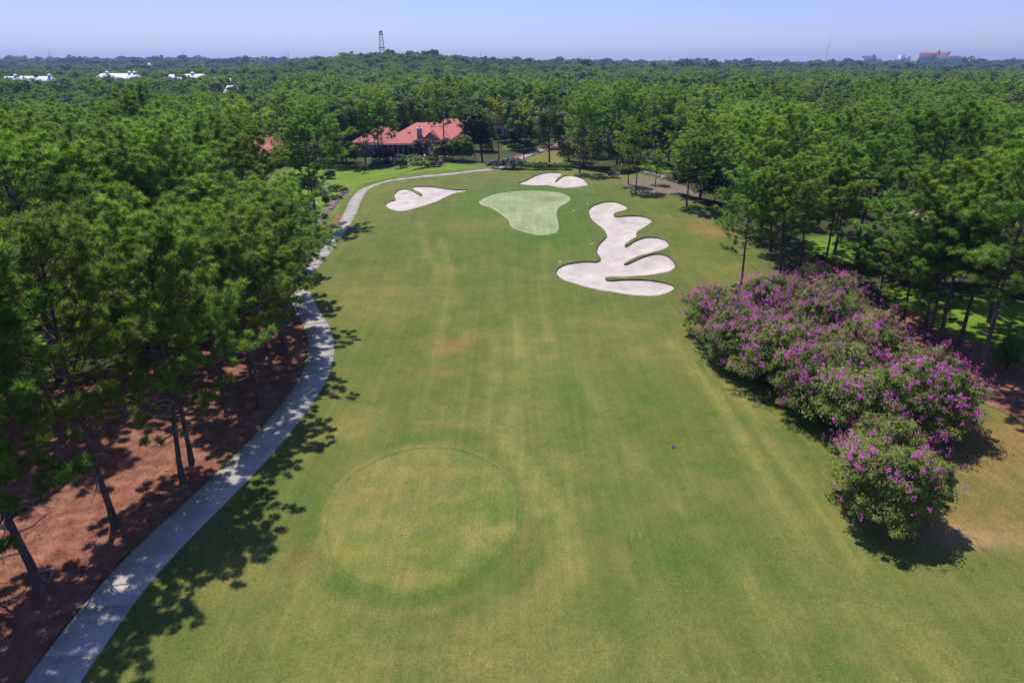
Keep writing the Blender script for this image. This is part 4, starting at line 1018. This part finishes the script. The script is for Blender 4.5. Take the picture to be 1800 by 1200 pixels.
for k in range(11):
    xa = -32.6 + k*(14/11); part('porch_screen', [box(xa+.1, xa+1.17, 178.07, 178.12, .1, 2.98)], 'dark', hs)
part('fascia', [box(-33.2, -23.0, 177.45, 177.6, 2.82, 3.01)], 'white', hs)

nb = thing('house', (0, 0, float(H(-62, 168))), 0, 'red roofed house half hidden behind the pines at left', 'house')
part('wall', [box(-70, -54, 160, 174, 0, 3.2)], 'beige', nb); part('roof', hip(-71, -53, 159, 175, 3.2, 6.6, -66, -58, 167), 'redroof', nb)
for k in range(5): part('window', [box(-68.5+k*3, -67+k*3, 159.93, 159.99, .9, 2.5)], 'glass', nb)

wz = float(H(6, 214))
wh = thing('house', (0, 0, wz), 0, 'white two storey house glimpsed through the trees behind the green', 'house')
part('wall', [box(-6, 18, 214, 228, 0, 5.4)], 'whitewall', wh); part('roof', hip(-7, 19, 213, 229, 5.4, 7.8, 0, 12, 221), 'greyroof', wh)
for fl in range(2):
    for k in range(7):
        w_ = part('window', [box(-4.6+k*3.2, -3.2+k*3.2, 213.93, 213.99, 0.8+fl*2.6, 2.3+fl*2.6)], 'glass', wh); part('frame', [box(-4.75+k*3.2, -3.05+k*3.2, 213.955, 213.985, .65+fl*2.6, .79+fl*2.6)], 'white', w_)
ax, ay, az = at(968, 229, 206)
ar = thing('garden_arch', (ax, ay, float(H(ax, ay))), 0, 'dusty red arched gateway beyond the rear path', 'arch')
AP = [(-1.4, 0, 0), (-1.4, 0, 1.6)] + [(-1.4*math.cos(q), 0, 1.6 + 1.2*math.sin(q)) for q in np.linspace(.3, 2.84, 8)] + [(1.4, 0, 1.6), (1.4, 0, 0)]
part('arch', [tube(AP, .2, 6)], 'redroof', ar)
for px in (1003, 1014):
    ux, uy, uz = at(px, 228, 205); gz = float(H(ux, uy)); o = thing('parasol', (ux, uy, gz), 0, 'left pale parasol in the garden behind the green' if px < 1010 else 'right yellow parasol in the garden behind the green', 'parasol')
    part('pole', [bar((0, 0, 0), (0, 0, 2.3), .03)], 'white', o); q = np.arange(8)*math.pi/4
    part('canopy', [(np.vstack([[0, 0, 2.6], np.column_stack([1.1*np.cos(q), 1.1*np.sin(q), np.full(8, 2.1)])]), np.array([(0, 1+i, 1+(i+1) % 8) for i in range(8)]), 0, None)], 'yellow', o)

pz = 0.2
ph = thing('house', (4, 3, pz), 0, 'house with a dusty pink tiled roof behind the right hand pines', 'house')
part('wall', [box(50, 72, 79, 93, 0, 3.1)], 'beige', ph); part('roof', hip(49, 73, 78, 94, 3.1, 5.2, 56, 66, 86), 'pinkroof', ph)
for k in range(6): part('window', [box(51.5+k*3.4, 53.2+k*3.4, 78.93, 78.99, .9, 2.5)], 'glass', ph)

# white roofed complex far left
for k, (px, top, w, Y, zr, ze) in enumerate(WHITE):
    x, _, z = at(px, top, Y); g = float(H(x, Y)); W = w*Y*.93/FPX; D = max(8, W*.45); e = (z-g)*ze/zr
    lb = ['white hipped roof at the far left picture edge', 'second white roof from the left edge, with cupola', 'third white roof from the left, beside a cupola', 'longest white roof with three cupolas above the left wood', 'small white roof just right of the long one', 'lower small white roof right of the long building', 'wide white roof with a single middle cupola', 'white pyramid roof right of the single cupola roof', 'smallest white gable at the right of the complex', 'nearer white roof below the others at the right of the complex'][k]
    o = thing('white_building', (x, Y, g), 0, lb, 'building', 'white roofed buildings at far left')
    part('wall', [box(-W/2+.5, W/2-.5, .5, D, 0, e)], 'whitewall', o); rr_ = min(W*.16, 3); r_ = part('roof', hip(-W/2, W/2, 0, D+.5, e, z-g, -W/2+rr_, W/2-rr_, D/2), 'whiteroof', o)
    nw = max(1, int(W/4))
    for q in range(nw): part('window', [box(-W/2+1.4+q*(W-2)/nw, -W/2+2.8+q*(W-2)/nw, .43, .49, e-2.3, e-.8)], 'glass', o)
    for cpx in {0: [20], 1: [], 2: [80], 3: [179, 219, 228], 6: [334]}.get(k, []):
        cxx = at(cpx, 130, Y)[0] - x; zz = z-g
        cu = part('cupola', [box(cxx-.8, cxx+.8, D/2-.8, D/2+.8, zz-.6, zz+.8)], 'whitewall', o); part('cupola_roof', hip(cxx-1.25, cxx+1.25, D/2-1.25, D/2+1.25, zz+.8, zz+1.9, cxx-.05, cxx+.05, D/2), 'whiteroof', cu)
# scattered far roofs
for k, (px, top, w, Y, m_) in enumerate(RED):
    x, _, z = at(px, top, Y); g = float(H(x, Y)); W = w*Y*.93/FPX; D = W*.6; hh = max(z-g, 4.5); e = hh*.68
    lb = ['pale pink roofed house in the right forest below the hotel', 'small pink roof lower right in the forest', 'long red roof in front of the large hotel', 'pale pink roof on the skyline left of the thin mast', 'grey roofed white building left of the skyline pink roof', 'small pink roof near the single utility pole at right', 'faint pink roof farthest left of the skyline group', 'small red roof on the central skyline', 'tiny white gable among the trees behind the red roofed house', 'white gable showing through the right hand wood', 'tiny white roof on the left ridge', 'small grey roof in the central forest'][k]
    o = thing('house', (x, Y, g), 0, lb, 'house', 'scattered roofs in the forest')
    part('wall', [box(-W/2+.4, W/2-.4, .4, D, 0, e)], 'whitewall', o); part('roof', hip(-W/2, W/2, 0, D+.4, e, hh, -W*.25, W*.25, D/2), m_, o)
    for q in range(3): part('window', [box(-W*.38+q*W*.28, -W*.38+q*W*.28+W*.12, .32, .38, e*.55, e*.85)], 'glass', o)

# hotel towers on the horizon
def block(o, name, x0, x1, y0, y1, z0, z1, m_, floors=0, bays=0):
    w = part(name, [box(x0, x1, y0, y1, z0, z1)], m_, o)
    if floors:
        fh = (z1-z0)/floors; bw = (x1-x0)/bays
        for f in range(floors):
            part('window_band', [box(x0 + b*bw + bw*.2, x0 + b*bw + bw*.8, y0-.35, y0-.05, z0 + f*fh + fh*.25, z0 + f*fh + fh*.8) for b in range(bays)], 'glass', w)
    return w
YH = 2500.; S = YH*.93/FPX
def hx(px): return (px-900)*S
def hzv(py): return at(900, py, YH)[2]
g = float(H(hx(1645), YH)) - 3
h1 = thing('hotel', (hx(1645), YH, g), 0, 'large resort hotel with red roofs on the right skyline', 'hotel')
X = lambda p: hx(p)-hx(1645); Z = lambda p: hzv(p)-g
block(h1, 'wing', X(1611), X(1640), 0, 22, 0, Z(94), 'pinkwall', 9, 8); block(h1, 'tower', X(1640), X(1664), 6, 30, 0, Z(95), 'pinkwall', 3, 3); block(h1, 'front_wing', X(1637.5), X(1674), -9, 5.9, 0, Z(99.5), 'pinkwall', 7, 10); block(h1, 'end_tower', X(1674), X(1680), -9, 8, 0, Z(98), 'pinkwall', 7, 2)
part('roof', hip(X(1613), X(1641), -1, 23, Z(94), Z(91.5), X(1616), X(1640), 11) + hip(X(1640), X(1665), 5, 31, Z(95), Z(91), X(1645), X(1662), 18) + hip(X(1637), X(1675), -10, 5.5, Z(99.5), Z(98), X(1640), X(1672), -3), 'redroof', h1)
part('turret', [box(X(1643.5), X(1646.5), 4, 10, Z(95), Z(88.5))], 'pinkwall', h1); part('turret', [box(X(1662), X(1664.5), 4, 10, Z(95), Z(90))], 'pinkwall', h1)
h2 = thing('hotel', (hx(1572), YH+150, g), 0, 'smaller stepped pink hotel left of the large one', 'hotel')
X2 = lambda p: hx(p)-hx(1572)
block(h2, 'tower', X2(1553.5), X2(1574), 0, 25, 0, Z(98.5), 'pinkwall', 9, 6); block(h2, 'step', X2(1574), X2(1585), 0, 20, 0, Z(104), 'pinkwall', 6, 3)
part('roof', hip(X2(1553), X2(1574.5), -1, 26, Z(98.5), Z(96.5), X2(1558), X2(1570), 12) + hip(X2(1574), X2(1586), -1, 21, Z(104), Z(102.5), X2(1576), X2(1584), 10), 'redroof', h2); part('turret', [box(X2(1568), X2(1572), 2, 9, Z(98.4), Z(95))], 'pinkwall', h2)
h3 = thing('apartment_tower', (hx(1698), YH+400, g), 0, 'pale twin apartment towers right of the hotels', 'tower')
X3 = lambda p: hx(p)-hx(1698)
block(h3, 'tower', X3(1688), X3(1697), 0, 20, 0, Z(95), 'whitewall', 12, 3); block(h3, 'tower', X3(1699), X3(1707.5), 0, 20, 0, Z(96.5), 'whitewall', 12, 3); part('link', [box(X3(1697), X3(1699), 5, 15, 0, Z(100))], 'whitewall', h3)
lo = thing('hotel_annex', (hx(1645), YH-120, g), 0, 'long low white annex below the large hotel', 'building')
part('wall', [box(hx(1600)-hx(1645), hx(1655)-hx(1645), 0, 20, 0, Z(112.5))], 'whitewall', lo); part('roof', [box(hx(1599)-hx(1645), hx(1656)-hx(1645), -1, 21, Z(112.5), Z(112.1))], 'whiteroof', lo)

# lattice tower on the hill, masts, utility poles
tx_, ty_ = at(672, 97, 980)[0], 980.; tz = float(H(tx_, ty_)); th_ = at(672, 54, 980)[2] - tz
tw = thing('lookout_tower', (tx_, ty_, tz), .25, 'steel lattice tower with platforms on the wooded hill', 'tower')
def cw(z): return 3.6*(1 - .55*z/th_)
for sx in (-1, 1):
    for sy in (-1, 1): part('leg', [bar((sx*cw(0), sy*cw(0), 0), (sx*cw(th_*.95), sy*cw(th_*.95), th_*.95), .26)], 'steel', tw)
zs = np.linspace(0, th_*.93, 11)
for a_, b_ in zip(zs[:-1], zs[1:]):
    for q in range(4):
        c4 = [(-1, -1), (1, -1), (1, 1), (-1, 1)]; p, r_ = c4[q], c4[(q+1) % 4]
        part('brace', [bar((p[0]*cw(a_), p[1]*cw(a_), a_), (r_[0]*cw(b_), r_[1]*cw(b_), b_), .12), bar((r_[0]*cw(a_), r_[1]*cw(a_), a_), (p[0]*cw(b_), p[1]*cw(b_), b_), .12)], 'steel', tw)
for z_, r_ in ((th_*.48, 3.9), (th_*.88, 2.9)): part('platform', [box(-r_, r_, -r_, r_, z_, z_+.9)], 'steel', tw)
part('cabin', [box(-2, 2, -2, 2, th_*.93, th_*.985)], 'steel', tw); part('antenna', [bar((.8, 0, th_*.98), (.8, 0, th_*1.04), .2)], 'steel', tw)
for px, top, Y, lb in [(84, 87, 1500, 'leaning utility pole on the far left ridge'), (321, 91, 1500, 'utility pole on the ridge above the white roofs'), (506, 91, 1600, 'short pole on the ridge left of the hill'), (845, 92, 1700, 'thin pole on the skyline right of the tower hill'),
                       (1021, 97, 1700, 'left of two close poles on the central skyline'), (1037, 97, 1700, 'right of two close poles on the central skyline'), (1334, 98, 1500, 'utility pole above the pink skyline roofs'), (1477, 95, 1600, 'pole right of the tall thin mast'), (1178, 97, 1700, 'thin pole on the skyline right of centre')]:
    x, _, z = at(px, top, Y); g_ = float(H(x, Y)); o = thing('utility_pole', (x, Y, g_), 0, lb, 'pole', 'utility poles on the skyline'); hh = z-g_
    part('pole', [tube([(0, 0, 0), (hh*(.03 if px < 100 else 0), 0, hh)], [.42, .3], 6)], 'steel', o)
    for q in (.90, .96): part('crossarm', [box(-1.6, 1.6, -.12, .12, hh*q, hh*q+.25)], 'steel', o)
x, _, z = at(1461, 67, 2300); g_ = float(H(x, 2300)); mo = thing('radio_mast', (x-4, 2300, g_), 0, 'tall thin guyed mast on the right skyline', 'mast')
part('mast', [tube([(-5, 0, 0), (3, 0, z-g_)], [.55, .4], 4)], 'steel', mo)
for q in (0, 2.1, 4.2): part('guy_wire', [bar((-5+35*math.cos(q), 35*math.sin(q), 0), (1, 0, (z-g_)*.8), .06, 0, 3)], 'steel', mo)

# ------------------------------------------------------------------ small things on the course
def rake(px, py, rz, label):
    x, y = G(px, py); o = thing('bunker_rake', (x, y, float(H(x, y))+.05), rz, label, 'rake')
    part('handle', [bar((0, 0, 0), (1.7, 0, .03), .018)], 'white', o); part('head', [box(-.03, .03, -.27, .27, -.03, .02)], 'white', o)
    for q in np.linspace(-.24, .24, 7): part('tooth', [box(-.10, -.03, q-.015, q+.015, -.03, 0)], 'white', o)
rake(1040, 430, 1.2, 'rake lying on the turf left of the big bunker'); rake(1033, 360, 1.5, 'rake on the grass by the top of the big bunker'); rake(985, 461, .2, 'rake lying by the near left lip of the big bunker'); rake(1008, 371, .7, 'rake lying beside the putting green edge')
x, y = G(902, 287); o = thing('litter_bin', (x, y, float(H(x, y))), 0, 'white slim bin standing at the rear cart path', 'bin')
q = np.arange(10)*math.pi/5
part('body', [tube([(0, 0, 0), (0, 0, .9)], [.25, .27], 12)], 'white', o); part('lid', [tube([(0, 0, .9), (0, 0, 1.0), (0, 0, 1.08)], [.3, .28, .02], 12)], 'steel', o); part('post', [bar((.4, 0, 0), (.4, 0, 1.6), .05)], 'white', o)
x, y = G(747, 287); o = thing('garden_lantern', (x, y, float(H(x, y))), 0, 'white garden lantern on a post before the house', 'lantern')
part('post', [bar((0, 0, 0), (0, 0, 1.2), .07)], 'white', o); part('lamp_head', [tube([(0, 0, 1.2), (0, 0, 1.3), (0, 0, 1.65)], [.1, .2, .17], 8)], 'white', o); part('lamp_roof', [tube([(0, 0, 1.65), (0, 0, 1.9)], [.26, .03], 8)], 'white', o)
for px, py, lb in [(634,895,'leftmost pale blue peg on the round tee'),(700,929,'upper of two close pegs near the tee middle'),(707,938,'lower of two close pegs near the tee middle'),(750,930,'right hand peg of the cluster on the tee'),(728,926,'faint peg between the others on the tee'),(678,868,'pale blue peg on the upper left of the tee'),(769,870,'pale blue peg on the upper right of the tee')]:
    x, y = G(px, py); o = thing('tee_peg', (x, y, float(H(x, y))+.02), px*.7, lb, 'tee peg'); part('shaft', [tube([(0, 0, .02), (.08, 0, .025)], [.012, .02], 6)], 'bluepeg', o); part('cup', [tube([(.08, 0, .025), (.11, 0, .03)], [.02, .04], 8)], 'bluepeg', o)
x, y = G(590, 856); o = tag(mobj('marker_stone', RK[1]), 'pale stone marker at the left rim of the round tee', 'stone'); o.location = (x, y, float(H(x, y))); o.scale = (.13, .1, .08)
x, y = G(1183, 786); o = thing('drain', (x, y, float(H(x, y))+.02), 0, 'small round drain in the turf hollow left of the myrtles', 'drain')
part('rim', [tube([(0, 0, 0), (0, 0, .06), (0, 0, .065)], [.14, .14, .1], 14)], 'steel', o); part('grate', [box(-.1, .1, k*.045-.01, k*.045+.01, .04, .055) for k in range(-2, 3)], 'dark', o)
for px, py, rz, L, lb in [(88, 1018, 1.9, .9, 'white broken stick leaning at the thick near trunk'), (45, 1010, .2, 1.3, 'fallen grey branch behind the thick near trunk'), (1790, 703, -.8, .8, 'pale stick on the right straw bed')]:
    x, y = G(px, py); r = np.random.default_rng(px); P, _ = bend(r, np.zeros(3), np.array([1., 0, .05]), L, 5, .02, .12); o = thing('fallen_branch', (x, y, float(H(x, y))+.06), rz, lb, 'branch')
    part('stick', [tube(P, np.linspace(.05, .02, 6), 6)], 'deadwood', o); P2, _ = bend(r, P[2], np.array([.6, .6, .2]), L*.4, 3, 0, .2); part('twig', [tube(P2, [.02, .018, .014, .01], 4)], 'deadwood', o)

def litter(name, n, xr, yr, polys, m, ln, w, seed, kind_label):
    r = np.random.default_rng(seed); X = r.uniform(*xr, n); Y = r.uniform(*yr, n); k = np.any([inside(p, X, Y) for p in polys], 0); X, Y = X[k], Y[k]; n = len(X)
    an = r.uniform(0, 6.28, n); l = ln*r.uniform(.5, 1.5, n); z = H(X, Y) + .055
    d = np.column_stack([np.cos(an)*l, np.sin(an)*l, r.uniform(-.01, .03, n)]); q = np.column_stack([-np.sin(an), np.cos(an), np.zeros(n)])*w; c = np.column_stack([X, Y, z])
    V = np.stack([c-d, c+q, c+d, c-q], 1).reshape(-1, 3); V = V + 0
    top = c + np.array([0, 0, w*1.2]); V5 = np.concatenate([V.reshape(n, 4, 3), top[:, None]], 1).reshape(-1, 3); b = np.arange(n)[:, None]*5
    F = np.concatenate([b + np.array([[i, (i+1) % 4, 4]]) for i in range(4)])
    tag(mobj(name, np_mesh(name, [(V5, F, 0, None)]), [m]), kind_label, 'litter', kind='stuff')
litter('pine_litter', 26000, (-60, -13), (12, 70), [BED_L], M['straw'], .13, .022, 71, 'loose pine straw and cones over the left bed')
litter('twig_litter', 900, (-60, -13), (12, 70), [BED_L], M['deadwood'], .22, .014, 72, 'pale twigs scattered on the left straw bed')

# ------------------------------------------------------------------ haze
bpy.context.view_layer.update()
hm = bpy.data.materials.new('haze'); hm.use_nodes = True; hn = hm.node_tree; hn.nodes.remove(hn.nodes['Principled BSDF'])
pv_ = hn.nodes.new('ShaderNodeVolumePrincipled'); pv_.inputs['Color'].default_value = (.36, .60, 1.0, 1); pv_.inputs['Density'].default_value = 1.4e-4; pv_.inputs['Anisotropy'].default_value = .2
hn.links.new(pv_.outputs[0], hn.nodes['Material Output'].inputs['Volume'])
allz = V2
zt_ = max(at(900, 66, 2300)[2], tz + th_*1.05, CAM_Z) + 6
hb = tag(mobj('haze', np_mesh('haze', [box(gx[0]-40, gx[-1]+40, gy[0]-40, gy[-1]+40, float(H(V2[:, 0], V2[:, 1]).min())-1.0, zt_)]), [hm]), 'thin blue summer haze over the whole landscape', 'haze', kind='stuff')
